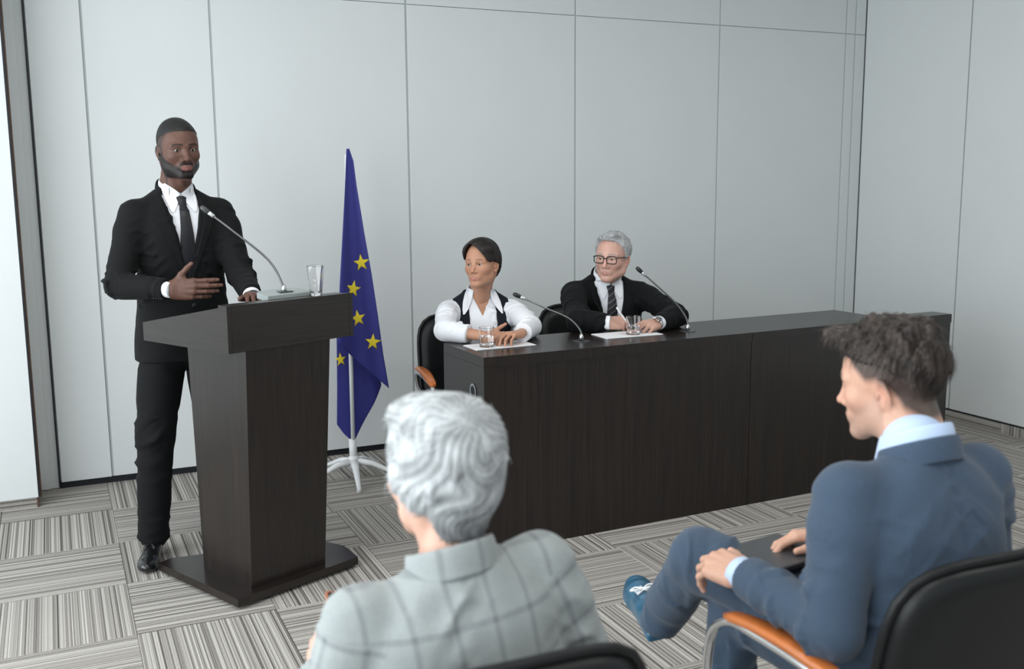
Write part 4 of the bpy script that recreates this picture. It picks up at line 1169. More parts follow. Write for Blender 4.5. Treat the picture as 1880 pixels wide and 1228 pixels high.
# ---------------------------------------------------------------- standing speaker
def speaker():
    o = V3(.500, 4.56, 1.000); M_ = frame(170, 1, 0); base = V3(.49, 4.55, 0)
    J = dict(hipL=(.585, 4.585, .93), hipR=(.415, 4.55, .93), knR=(.345, 4.47, .53), anR=(.312, 4.47, .085), toR=(.29, 4.37, .04),
             knL=(.62, 4.66, .53), anL=(.66, 4.80, .10), toL=(.68, 4.70, .04))
    J['shL'] = tuple(o+M_[2]*.468-M_[0]*.182-M_[1]*.005); J['shR'] = tuple(o+M_[2]*.468+M_[0]*.182); JQ = [(z, x, y, a*(1.10 if z < .15 else 1.05 if z < .25 else 1.0), b) for z, x, y, a, b in scaled(JR, 1.03, 1, 1.055)]
    J['elR'] = (.235, 4.45, 1.185); J['wrR'] = (.420, 4.275, 1.175); J['elL'] = (.727, 4.42, 1.215); J['wrL'] = (.733, 4.19, 1.143)
    nb = o+M_[2]*.568-M_[1]*.02; J['neck'] = tuple(nb)
    ho = V3(.513, 4.505, 1.742); HM = frame(169, 4, 2); s = 1.03; skin = (.115, .058, .042)
    def hl(x, y, z): # faded sides of the haircut, greyish on the skin
        L_ = np.interp(y, [-.12, -.07, -.03, -.005, .012, .028, .045, .07, .12], [-.075, -.07, -.04, .010, -.03, .030, .060, .071, .074])
        return np.clip((z-L_)/.006, 0, 1)
    hv = head_mesh(ho, HM, s, skin=skin, lip=(.24, .105, .095), brow=(.010, .008, .007), beard=((.006, .005, .005), .97, 0), browz=-.004, nose=1.16, neck_tilt=neck_to(ho, HM, s, nb+M_[2]*.01),
                   cheeks=1.02, neck_r=.060, hairline=hl, shave=((.030, .026, .025), .72), blush=.03)
    h1 = arm_hand(J['wrR'], (.90, -.42, .02), (-.35, -.92, .05), 1, J['elR'], skin, fore=.05, s=1.08, curls=((8, 10, 6), (12, 12, 6), (16, 16, 8), (24, 20, 10)), spread=(1, 0, -1, -3), thumb=(52, -4, 6, 4))
    h2 = arm_hand(V3(*J['wrL'])+V3(0, 0, .0), (-.05, -.97, .10), (.05, .12, 1), -1, J['elL'], skin, fore=.05, s=.98, curls=((14, 22, 14),)*4, thumb=(34, 5, 12, 10))
    V, F, C = joinm([coarse_body(J, skin), hv, h1[:3], h2[:3]])
    p = mesh_obj('person', V-base, F, M_skinA, loc=tuple(base), col=C)
    tag(p, 'standing man in a black suit and tie, gesturing with one hand behind the lectern', 'person')
    eyes(ho, HM, s, p, base, look=(4, 6))
    # close-cropped hair
    v, f, c = hair_mesh(ho, HM, s, (.0022, .0022, .0026), [(-.12, -.03), (-.07, -.01), (-.03, .025), (-.005, .045), (.012, .052), (.028, .058), (.045, .068), (.07, .075), (.12, .077)], amp=.0006, nlock=60, col=(.012, .011, .011), var=.25, seed=2)
    mesh_obj('hair', v-base, f, M_hair, p, col=c)
    # shirt, tie
    sv = Vol(o-V3(.25, .25, .05), o+V3(.25, .25, .66), .006); sv.add(loft(o, M_, JQ, infl=-.017)); sv.add(rc(nb-M_[2]*.03, nb+M_[2]*.004+M_[1]*.008, .066, .058), .02)
    sv.clip(lambda X, Y, Z: .17-loc3(X, Y, Z, o, M_)[2], .003); sv.clip(lambda X, Y, Z: np.abs(loc3(X, Y, Z, o, M_)[0])-.125, .003); SV, SF = sv.mesh(1)
    mesh_obj('shirt', SV-base, SF, M_shirtw, p); sb = bvh_of(SV, SF)
    shirt_collar(nb+M_[2]*.004+M_[1]*.008, M_, M_shirtw, p, base, r=(.065, .066), h=.036, leaf=.036, point=.030, gap=40, tilt=20, flare=.003); wings(o, M_, .556, [sb, bvh_of(hv[0], hv[1])], M_shirtw, p, base, side=.064, rise=.046, drop=.074, off=.006)
    tb = drape('tie', [(-.008, .008, .549, .549), (-.021, .021, .543, .543), (-.014, .014, .508, .508), (-.019, .019, .49, .49), (-.034, .034, .30, .30), (-.04, .04, .18, .18)], o, M_, [sb], M_tie, p, base, off=.003, th=.006, roundn=.005)
    JV, JF = garment_top(J, o, M_, JQ, vz=(.195, .59), vw=.083, hem=-.150, sleeve=(.067, .058, .043), fold_seed=11, amp=.010, freq=26, sleeve_end=(.012, .012), gains=(1, 1.2))
    # front edges part slightly below the button: quarter cut
    mesh_obj('jacket', JV-base, JF, M_suitk, p)
    jb = jacket_trim(o, M_, JV, JF, M_suitk, p, base, vz=(.195, .59), vw=.083, wide=.060, notch=.455)
    shirt_collar(nb+M_[2]*.0+M_[1]*.004, M_, M_suitk, p, base, r=(.077, .077), h=.026, leaf=.034, point=.028, gap=66, tilt=24, name='jacket_collar', flare=.004)
    drape('pocket_flap', [(.075, .165, -.005, .012), (.078, .167, -.045, -.03)], o, M_, [jb], M_suitk, p, base, off=.001, th=.003)
    drape('pocket_flap', [(-.165, -.075, .012, -.005), (-.167, -.078, -.03, -.045)], o, M_, [jb], M_suitk, p, base, off=.001, th=.003)
    for s_ in 'LR': cuff(J, s_, p, base, M_shirtw, r=.036, out=.012, inn=.03, end=.0)
    for k in range(4):  # sleeve buttons
        d = nrm(V3(*J['wrR'])-J['elR']); q = V3(*J['wrR'])-d*(.028+.013*k); q = q+nrm(V3(-.25, -.5, -.85))*.043
        MB().lathe([(0, -.002), (.0055, -.002), (.0055, .002), (0, .003)], 12, tuple(q-base)).obj('sleeve_button', M_dark, p, smooth=True)
    trousers(J, M_suitk2, p, base, hip_r=(.126, .102), knee=.080, hem_r=.064, seed=5, amp=.012, waist=o+M_[2]*.10, hem=(.045, .050))
    for s_ in 'LR':
        a = V3(*J['an'+s_]); t = V3(*J['to'+s_]); az = math.degrees(math.atan2(t[0]-a[0], t[1]-a[1])); fw_ = nrm((t-a)*V3(1, 1, 0))
        hp = a-fw_*.05; hp[2] = 0.002
        SM, so = shoe(base, hp, az, 0, M_shoe, p, s=1.0)
        for sx in (-1, 1):
            MB().tube([tuple((V3(0, .135, .078))@SM+hp-base), tuple(V3(sx*.012, .150, .076)@SM+hp-base), tuple(V3(sx*.020, .168, .066)@SM+hp-base)], [.004, .004, .006], 8).obj('tassel', M_dark, p, smooth=True)
    # watch on the left wrist
    d = nrm(V3(*J['wrL'])-J['elL']); q = V3(*J['wrL'])+d*.018
    b = MB().tube([q-d*.009, q+d*.009], .0335, 24, cap=False, flat=.9); b.v = [tuple(np.array(x)-base) for x in b.v]; b.obj('watch_strap', M_dark, p, smooth=True)
    return p
speaker()

# ---------------------------------------------------------------- seated woman at the desk
def woman():
    o = V3(1.905, 4.575, .53); M_ = frame(194, 3, 0); base = V3(1.91, 4.56, 0)
    WR = [(-.10, 0, 0, .175, .125), (0, 0, 0, .165, .120), (.12, 0, 0, .138, .100), (.22, 0, .004, .142, .108), (.32, 0, .012, .160, .122), (.39, 0, .004, .158, .108), (.435, 0, -.008, .140, .088), (.47, 0, -.018, .10, .066), (.50, 0, -.022, .065, .052)]
    J = dict(hipL=(1.99, 4.57, .52), hipR=(1.82, 4.59, .52), knL=(1.97, 4.18, .50), knR=(1.80, 4.20, .50), anL=(1.97, 4.22, .10), anR=(1.80, 4.24, .10), toL=(1.97, 4.10, .04), toR=(1.80, 4.12, .04))
    J['shR'] = tuple(o+M_[2]*.437+M_[0]*.160); J['shL'] = tuple(o+M_[2]*.437-M_[0]*.160); WR = scaled(WR, 1, 1, 1.05)
    J['elR'] = (1.625, 4.325, .918); J['wrR'] = (1.762, 4.165, .902); J['elL'] = (2.035, 4.26, .918); J['wrL'] = (1.915, 4.105, .912)
    nb = o+M_[2]*.512-M_[1]*.018; J['neck'] = tuple(nb)
    ho = V3(1.872, 4.46, 1.205); HM = frame(230, -3, 3); s = .93; skin = (.47, .245, .155)
    hv = head_mesh(ho, HM, s, skin=skin, lip=(.48, .21, .17), brow=(.08, .045, .035), browz=-.002, fem=1, nose=.92, neck_tilt=neck_to(ho, HM, s, nb-M_[2]*.05), jaw=.88, neck_r=.053, cheeks=1.05, ear=.92)
    h1 = arm_hand(J['wrR'], (.85, -.40, .02), (-.1, -.35, 1), 1, J['elR'], skin, fore=.15, s=.90, slim=.92, fr_=(.024, .032), curls=((45, 70, 40), (55, 75, 40), (60, 75, 40), (65, 75, 40)), thumb=(30, -28, 6, 4))
    h2 = arm_hand(J['wrL'], (-.86, -.35, .10), (.2, .1, 1), -1, J['elL'], skin, fore=.07, s=.90, slim=.92, curls=((25, 45, 25), (32, 45, 25), (38, 45, 25), (44, 45, 25)), thumb=(30, 18, 10, 10))
    # skin of the open neckline
    cv = Vol(o+V3(-.13, -.16, .30), o+V3(.13, .16, .55), .005); cv.add(loft(o, M_, WR, infl=-.012)); cv.add(rc(nb-M_[2]*.03, nb+M_[2]*.06, .058, .050), .03); cV, cF = cv.mesh(1)
    V, F, C = joinm([coarse_body(J, skin, k=.88), (cV, cF, np.array(skin)), hv, h1[:3], h2[:3]])
    p = mesh_obj('person', V-base, F, M_skin, loc=tuple(base), col=C)
    tag(p, 'seated woman with short dark hair, white blouse and black waistcoat behind the desk', 'person')
    eyes(ho, HM, s, p, base, look=(8, 2))
    line = [(-.16, -.085), (-.09, -.080), (-.055, -.050), (-.03, -.012), (-.008, .006), (.012, .012), (.03, .030), (.16, .030)]
    clumps = [(ell((.02, .030, .090), (.062, .058, .036), frame(0, 0, 28)), .02), (ell((.058, .012, .062), (.028, .055, .040), frame(0, 0, 10)), .02), (ell((-.045, .02, .078), (.04, .055, .032), frame(0, 0, -25)), .015),
              (ell((0, -.075, -.01), (.068, .045, .075)), .03), (ell((.064, -.030, .028), (.022, .045, .045)), .02), (ell((-.064, -.028, .025), (.022, .045, .045)), .02)]
    v, f, c = hair_mesh(ho, HM, s, (.012, .014, .014), line, clumps=clumps, amp=.0011, nlock=40, col=(.010, .0075, .0065), var=.5, crown=(-.03, .0, .1), seed=4, nstr=150, slen=.04, lift=.002, smoothk=.006, linex=[(-.09, -.005), (-.068, .012), (-.055, .040), (-.035, .066), (-.010, .088), (.018, .104), (.034, .103), (.052, .078), (.066, .045), (.09, .005)])
    mesh_obj('hair', v-base, f, M_hair, p, col=c)
    for sx in (1,):
        e = V3(sx*.083, -.004, -.050)*s@HM+ho-base; MB().lathe([(0, -.004), (.004, 0), (0, .004)], 10, tuple(e)).obj('earring', M_chrome, p, smooth=True)
    BV, BF = garment_top(J, o, M_, WR, hem=-.04, res=.005, vz=(.425, .54), vw=.052, sleeve=(.054, .049, .041), sh_r=.046, fold_seed=21, amp=.014, sleeve_end=(.025, .085), neck_hole=.060, freq=30, gains=(1.1, 1.3))
    mesh_obj('blouse', BV-base, BF, M_shirtw, p); bb = bvh_of(BV, BF)
    shirt_collar(nb+M_[2]*.0+M_[1]*.004, M_, M_shirtw, p, base, r=(.057, .060), h=.036, leaf=.036, point=.034, gap=38, tilt=26, flare=.008)
    drape('placket', [(-.010, .010, .335, .335), (-.011, .011, .20, .20), (-.011, .011, .05, .05)], o, M_, [bb], M_shirtw, p, base, off=.0005, th=.0018)
    for k in range(3):
        h = bb.ray_cast(Vector(o+M_[2]*(.30-.085*k)+M_[1]*.5), Vector(-M_[1]), .8)
        if h[0] is not None:
            q = MB().lathe([(0, 0), (.005, 0), (.005, .002), (0, .002)], 12); pt = np.array(h[0])+M_[1]*.002; q.v = [tuple(M_[0]*a+M_[2]*b_+M_[1]*c_+pt-base) for a, b_, c_ in q.v]; q.obj('button', M_white, p, smooth=True)
    # waistcoat: two open front panels, wrapping the sides and back
    vv = Vol(np.array(o)-V3(.26, .24, .12), np.array(o)+V3(.26, .24, .56), .005); vv.add(loft(o, M_, WR, infl=.0075))
    for sg in (-1, 1): vv.add(rc(nb+M_[0]*sg*.052-M_[2]*.004, np.array(J['shR' if sg > 0 else 'shL'])-M_[0]*sg*.020, .033, .052), .03)
    def vcl(X, Y, Z):
        x, y, z = loc3(X, Y, Z, o, M_); gap = .058+.015*np.clip((z-.2)/.3, 0, 1)
        gap = np.where(z > .40, .066, gap); op = np.maximum(gap-np.abs(x), -9); return np.where(y > -.01, gap-np.abs(x), -.05)
    vv.clip(vcl, .003); vv.clip(lambda X, Y, Z: -.03-loc3(X, Y, Z, o, M_)[2], .003)
    for sg in (-1, 1):
        k_ = 'R' if sg > 0 else 'L'; sh = np.array(J['sh'+k_]); el = np.array(J['el'+k_])
        vv.clip(lambda X, Y, Z: (loc3(X, Y, Z, o, M_)[0]*sg-(.138+.03*np.clip((.34-loc3(X, Y, Z, o, M_)[2])/.06, 0, 1))), .004)
    vv.sub(rc(nb-M_[2]*.02+M_[1]*.01, nb+M_[2]*.12, .062, .07), .004)
    vV, vF = vv.mesh(1); mesh_obj('waistcoat', vV-base, vF, M_vest, p)
    wings(o, M_, .500, [bb, bvh_of(vV, vF), bvh_of(hv[0], hv[1])], M_shirtw, p, base, custom=[(.040, .064, .548, .556), (.043, .080, .520, .524), (.052, .092, .492, .492), (.070, .098, .464, .460), (.090, .098, .440, .438)], off=.0085)
    trousers(J, M_suitk2, p, base, hip_r=(.11, .082), knee=.062, hem_r=.05, seed=8)
    for s_ in 'LR':
        a = V3(*J['an'+s_]); shoe(base, V3(a[0], a[1]+.05, .002), 180, 0, M_shoe, p, s=.85)
    return p
woman()

# ---------------------------------------------------------------- seated older man
def elder():
    o = V3(2.625, 4.600, .53); M_ = frame(193, 6, 0); base = V3(2.63, 4.58, 0)
    J = dict(hipL=(2.71, 4.59, .53), hipR=(2.54, 4.61, .53), knL=(2.70, 4.17, .52), knR=(2.50, 4.19, .52), anL=(2.70, 4.22, .10), anR=(2.50, 4.24, .10), toL=(2.70, 4.10, .04), toR=(2.50, 4.12, .04))
    J['shR'] = tuple(o+M_[2]*.492+M_[0]*.180); J['shL'] = tuple(o+M_[2]*.482-M_[0]*.180); JQ = scaled(JR, 1, 1, 1.07)
    J['elR'] = (2.315, 4.31, .922); J['wrR'] = (2.425, 4.225, .915); J['elL'] = (2.825, 4.22, .925); J['wrL'] = (2.672, 4.135, .910)
    nb = o+M_[2]*.566-M_[1]*.012; J['neck'] = tuple(nb)
    ho = V3(2.575, 4.43, 1.212); HM = frame(231, 2, -2); s = .985; skin = (.56, .33, .26)
    hv = head_mesh(ho, HM, s, skin=skin, lip=(.50, .25, .21), brow=(.30, .25, .22), nose=1.12, neck_tilt=neck_to(ho, HM, s, nb), age=1, blush=.10, cheeks=1.04, ear=1.08, jaw=1.03)
    h1 = arm_hand(J['wrR'], (.97, -.12, -.02), (-.25, -.55, .8), 1, J['elR'], skin, fore=.06, s=.98, curls=((40, 50, 25), (48, 55, 30), (58, 60, 35), (65, 65, 35)), thumb=(32, 20, 18, 20))
    h2 = arm_hand(J['wrL'], (-.93, -.30, -.03), (.1, -.35, .9), -1, J['elL'], skin, fore=.06, s=.96, curls=((28, 40, 25), (34, 45, 25), (40, 48, 28), (46, 50, 30)), thumb=(30, 16, 12, 12))
    V, F, C = joinm([coarse_body(J, skin), hv, h1[:3], h2[:3]])
    p = mesh_obj('person', V-base, F, M_skin, loc=tuple(base), col=C)
    tag(p, 'seated older man with grey hair, dark glasses and black suit writing at the desk', 'person')
    eyes(ho, HM, s, p, base, look=(8, 2))
    line = [(-.16, -.07), (-.09, -.062), (-.055, -.045), (-.03, .000), (-.010, .010), (.006, -.012), (.022, .040), (.040, .072), (.060, .092), (.16, .100)]
    clumps = [(ell((.01, .035, .105), (.055, .045, .020), frame(0, -10, 15)), .015), (ell((.065, -.02, .05), (.020, .05, .05)), .02), (ell((-.065, -.02, .05), (.020, .05, .05)), .02)]
    v, f, c = hair_mesh(ho, HM, s, (.007, .010, .010), line, clumps=clumps, amp=.0018, nlock=36, col=(.40, .41, .42), var=.3, crown=(0, -.07, .09), seed=6, nstr=1600, slen=.03, lift=.004, smoothk=.005)
    mesh_obj('hair', v-base, f, M_hair, p, col=c)
    # glasses
    T = lambda q: tuple((np.array(q)*s)@HM+ho-base)
    fr = MB()
    for sx in (-1, 1):
        ring = []
        for k in range(41):
            a = 2*PI*k/40; q = (abs(math.cos(a))**3.5+abs(math.sin(a))**3.5)**(1/3.5)
            ring.append(T((sx*.034+.0265*math.cos(a)/q, .0985-.10*abs(sx*.034+.0265*math.cos(a)/q)**1.0*.35, -.002+.0185*math.sin(a)/q)))
        fr.tube(ring, .0025, 8, cap=False)
        fr.tube([T((sx*.0605, .0965, .010)), T((sx*.068, .088, .010)), T((sx*.0785, .03, .008)), T((sx*.080, -.005, .004)), T((sx*.079, -.025, -.008))], .0024, 8)
    fr.tube([T((-.009, .100, .004)), T((0, .1035, .0065)), T((.009, .100, .004))], .0024, 8)
    fo = fr.obj('glasses', M_dark, p, smooth=True)
    for sx in (-1, 1):
        v_ = [T((sx*.034+.0255*u/((abs(u)**3.5+abs(w_)**3.5)**(1/3.5)), .0965-.035*abs(sx*.034+.0255*u), -.002+.0175*w_/((abs(u)**3.5+abs(w_)**3.5)**(1/3.5)))) for u, w_ in [(math.cos(2*PI*k/28), math.sin(2*PI*k/28)) for k in range(28)]]
        v2 = [tuple(np.array(q)+HM[1]*.001) for q in v_]
        mesh_obj('lens', v_+v2, [tuple(range(28)), tuple(range(28, 56))[::-1]]+[(k, (k+1) % 28, 28+(k+1) % 28, 28+k) for k in range(28)], M_glassthin, fo, smooth=False)
    sv = Vol(o-V3(.25, .30, .05), o+V3(.25, .25, .68), .006); sv.add(loft(o, M_, JQ, infl=-.017)); sv.add(rc(nb-M_[2]*.03, nb+M_[2]*.004+M_[1]*.008, .066, .058), .02)
    sv.clip(lambda X, Y, Z: .17-loc3(X, Y, Z, o, M_)[2], .003); sv.clip(lambda X, Y, Z: np.abs(loc3(X, Y, Z, o, M_)[0])-.125, .003); SV, SF = sv.mesh(1)
    mesh_obj('shirt', SV-base, SF, M_shirtw, p); sb = bvh_of(SV, SF)
    shirt_collar(nb+M_[2]*.004+M_[1]*.008, M_, M_shirtw, p, base, r=(.064, .066), h=.034, leaf=.032, point=.030, gap=40, tilt=20, flare=.003); wings(o, M_, .550, [sb, bvh_of(hv[0], hv[1])], M_shirtw, p, base, side=.063, rise=.044, drop=.070, off=.006)
    drape('tie', [(-.008, .008, .546, .546), (-.022, .022, .540, .540), (-.015, .015, .503, .503), (-.021, .021, .48, .48), (-.036, .036, .30, .30), (-.04, .04, .18, .18)], o, M_, [sb], M_tie2, p, base, off=.003, th=.006, roundn=.005)
    JV, JF = garment_top(J, o, M_, JQ, hem=-.05, vz=(.17, .585), vw=.085, sleeve=(.064, .058, .045), sh_r=.056, fold_seed=31, amp=.011, sleeve_end=(.0, .0), freq=26)
    mesh_obj('jacket', JV-base, JF, M_suitk2, p)
    jacket_trim(o, M_, JV, JF, M_suitk2, p, base, vz=(.17, .585), vw=.085, wide=.062, notch=.44, button=False)
    shirt_collar(nb+M_[2]*-.002+M_[1]*.004, M_, M_suitk2, p, base, r=(.078, .077), h=.026, leaf=.034, point=.028, gap=66, tilt=24, name='jacket_collar', flare=.004)
    for s_ in 'LR': cuff(J, s_, p, base, M_shirtw, r=.037, out=.020, inn=.03)
    # steel wristwatch
    d = nrm(V3(*J['wrL'])-J['elL']); q = V3(*J['wrL'])+d*.030
    b = MB().tube([q-d*.008, q+d*.008], .0325, 24, cap=False, flat=.92); b.v = [tuple(np.array(x)-base) for x in b.v]; w_ = b.obj('watch', M_chrome, p, smooth=True)
    md = w_.modifiers.new('thickness', 'SOLIDIFY'); md.thickness = .003
    nn = nrm(V3(.05, -.55, .8)); q2 = q+nn*.033; b = MB().tube([q2-nn*.004, q2+nn*.003], .016, 24); b.v = [tuple(np.array(x)-base) for x in b.v]; b.obj('watch_case', M_chrome, w_)
    trousers(J, M_suitk2, p, base, seed=9)
    for s_ in 'LR':
        a = V3(*J['an'+s_]); shoe(base, V3(a[0], a[1]+.05, .002), 180, 0, M_shoe, p)
    return p
M_glassthin = mat('spectacle_lens', (1, 1, 1), .0, trans=1, ior=1.02)
elder()

# ---------------------------------------------------------------- grey-haired listener in a checked jacket, seen from behind
def listener():
    o = V3(.606, 1.435, .492); M_ = frame(-2, 7, -5.0); base = V3(.59, 1.43, 0)
    J = dict(hipL=(.50, 1.45, .53), hipR=(.68, 1.45, .53), knL=(.47, 1.90, .53), knR=(.67, 1.90, .53), anL=(.45, 1.93, .10), anR=(.67, 1.93, .10), toL=(.45, 2.05, .04), toR=(.67, 2.05, .04))
    J['shL'] = tuple(o+M_[2]*.440-M_[0]*.168); J['shR'] = tuple(o+M_[2]*.446+M_[0]*.168)
    J['elL'] = (.368, 1.51, .685); J['wrL'] = (.392, 1.70, .735); J['elR'] = (.835, 1.47, .70); J['wrR'] = (.72, 1.70, .70)
    nb = o+M_[2]*.510-M_[1]*.02; J['neck'] = tuple(nb+M_[1]*.03)
    ho = V3(.560, 1.530, 1.130); HM = frame(-14, 6, 2); s = .96; skin = (.60, .36, .27)
    hv = head_mesh(ho, HM, s, skin=skin, fem=1, neck_tilt=neck_to(ho, HM, s, nb), neck_r=.052, res=.003, blush=.08)
    h1 = arm_hand(J['wrL'], (.12, .9, .25), (-.75, .2, .6), -1, J['elL'], skin, res=.003, fore=.12, s=.9, slim=.92, fr_=(.024, .03), curls=((30, 50, 30),)*4, thumb=(30, 10, 10, 10))
    h2 = arm_hand(J['wrR'], (-.4, .9, 0), (0, .1, 1), 1, J['elR'], skin, res=.004, fore=.08, s=.9, slim=.92, curls=((30, 50, 30),)*4)
    V, F, C = joinm([coarse_body(J, skin, k=.88), hv, h1[:3], h2[:3]])
    p = mesh_obj('person', V-base, F, M_skin, loc=tuple(base), col=C)
    tag(p, 'seated listener with short silver hair in a grey checked jacket, seen from behind', 'person')
    eyes(ho, HM, s, p, base)
    line = [(-.17, -.118), (-.10, -.118), (-.06, -.100), (-.035, -.058), (-.015, -.030), (.010, -.030), (.03, .0), (.05, .04), (.08, .06), (.17, .07)]
    clumps = [(ell((0, -.055, .050), (.089, .080, .080)), .03), (ell((0, -.065, -.020), (.076, .060, .062)), .03), (ell((0, -.062, -.080), (.050, .032, .055)), .03), (ell((.070, -.025, .0), (.028, .055, .06)), .02), (ell((-.070, -.025, .0), (.028, .052, .06)), .02), (ell((0, .03, .10), (.075, .06, .035)), .02)]
    rs = np.random.RandomState(3)
    for k in range(30):    # soft overlapping locks falling from the crown
        a = rs.rand()*2*PI; el_ = rs.rand()*1.5-.25
        c0 = V3(math.cos(a)*.085*math.cos(el_), -.03+math.sin(a)*.096*math.cos(el_), .035+.088*math.sin(el_))
        if c0[1] > .06 and c0[2] < .08: continue
        c1 = c0+V3(math.cos(a+.5)*.014, math.sin(a+.5)*.014, -.038)
        clumps.append((rc(c0, c1, .009+.004*rs.rand(), .005), .009))
    def stk(V_, C_):
        t = np.clip((-.045-V_[:, 2])/.045, 0, 1)*np.clip((-.01-V_[:, 1])/.04, 0, 1); return C_*(1-.62*t)[:, None]
    v, f, c = hair_mesh(ho, HM, s, (.009, .010, .011), line, clumps=clumps, amp=.0018, nlock=20, col=(.37, .39, .395), var=.34, crown=(-.01, -.085, .085), seed=12, nstr=1500, slen=.03, lift=.0015, wave=.25, smoothk=.008, streak=stk, strand_w=.0008,
                        subs=[(ell((0, .135, -.02), (.075, .08, .10)), .01)])
    mesh_obj('hair', v-base, f, M_hair, p, col=c)
    GR = scaled(JR, .92, .96, .925)
    GV, GF = garment_top(J, o, M_, GR, hem=-.005, res=.0055, vz=(.15, .50), vw=.07, sleeve=(.060, .054, .050), sh_r=.050, fold_seed=41, amp=.012, freq=20, sleeve_end=(.02, .02), neck_hole=.066)
    Q = (GV-o)@M_.T
    # pattern coordinates: across and up on the body, round and along on each sleeve
    pat = np.stack([Q[:, 0], Q[:, 2], Q[:, 1]], 1)
    for s_, sg in (('L', -1), ('R', 1)):
        for a_, b_ in (('sh', 'el'), ('el', 'wr')):
            A_, B_ = V3(*J[a_+s_]), V3(*J[b_+s_]); L_ = np.linalg.norm(B_-A_); d = (B_-A_)/L_; q = GV-A_; t = q@d
            rr = np.linalg.norm(q-np.outer(t, d), axis=1); e1 = nrm(np.cross(d, [0, 1, .1])); e2 = np.cross(d, e1); th = np.arctan2(q@e2, q@e1)
            m = (rr < .085)*(t > (-.0 if a_ == 'sh' else 0))*(t < L_+.03)*(sg*Q[:, 0] > .145)*(1 if a_ == 'sh' else 1) > 0
            pat[m, 0] = th[m]*.056; pat[m, 1] = t[m]+(.3 if a_ == 'el' else 0)
    mesh_obj('jacket', GV-base, GF, M_plaid, p, extra=pat)
    cb = MB()
    co = shirt_collar(nb+M_[2]*-.014+M_[1]*.004, M_, M_plaid, p, base, r=(.070, .072), h=.034, leaf=.042, point=.03, gap=38, tilt=14, name='jacket_collar', flare=.002)
    n_ = len(co.data.vertices); a = co.data.attributes.new('Pat', 'FLOAT_VECTOR', 'POINT')
    for i in range(n_):
        w_ = (np.array(co.data.vertices[i].co)+base-o)@M_.T; a.data[i].vector = (w_[0], w_[2]+.02, 0)
    trousers(J, M_suitk2, p, base, hip_r=(.11, .085), knee=.064, hem_r=.052, seed=14, res=.008)
    for s_ in 'LR':
        a = V3(*J['an'+s_]); shoe(base, V3(a[0], a[1]-.05, .002), 0, 0, M_shoe, p, s=.88)
    return p, J
_, GJ = listener()

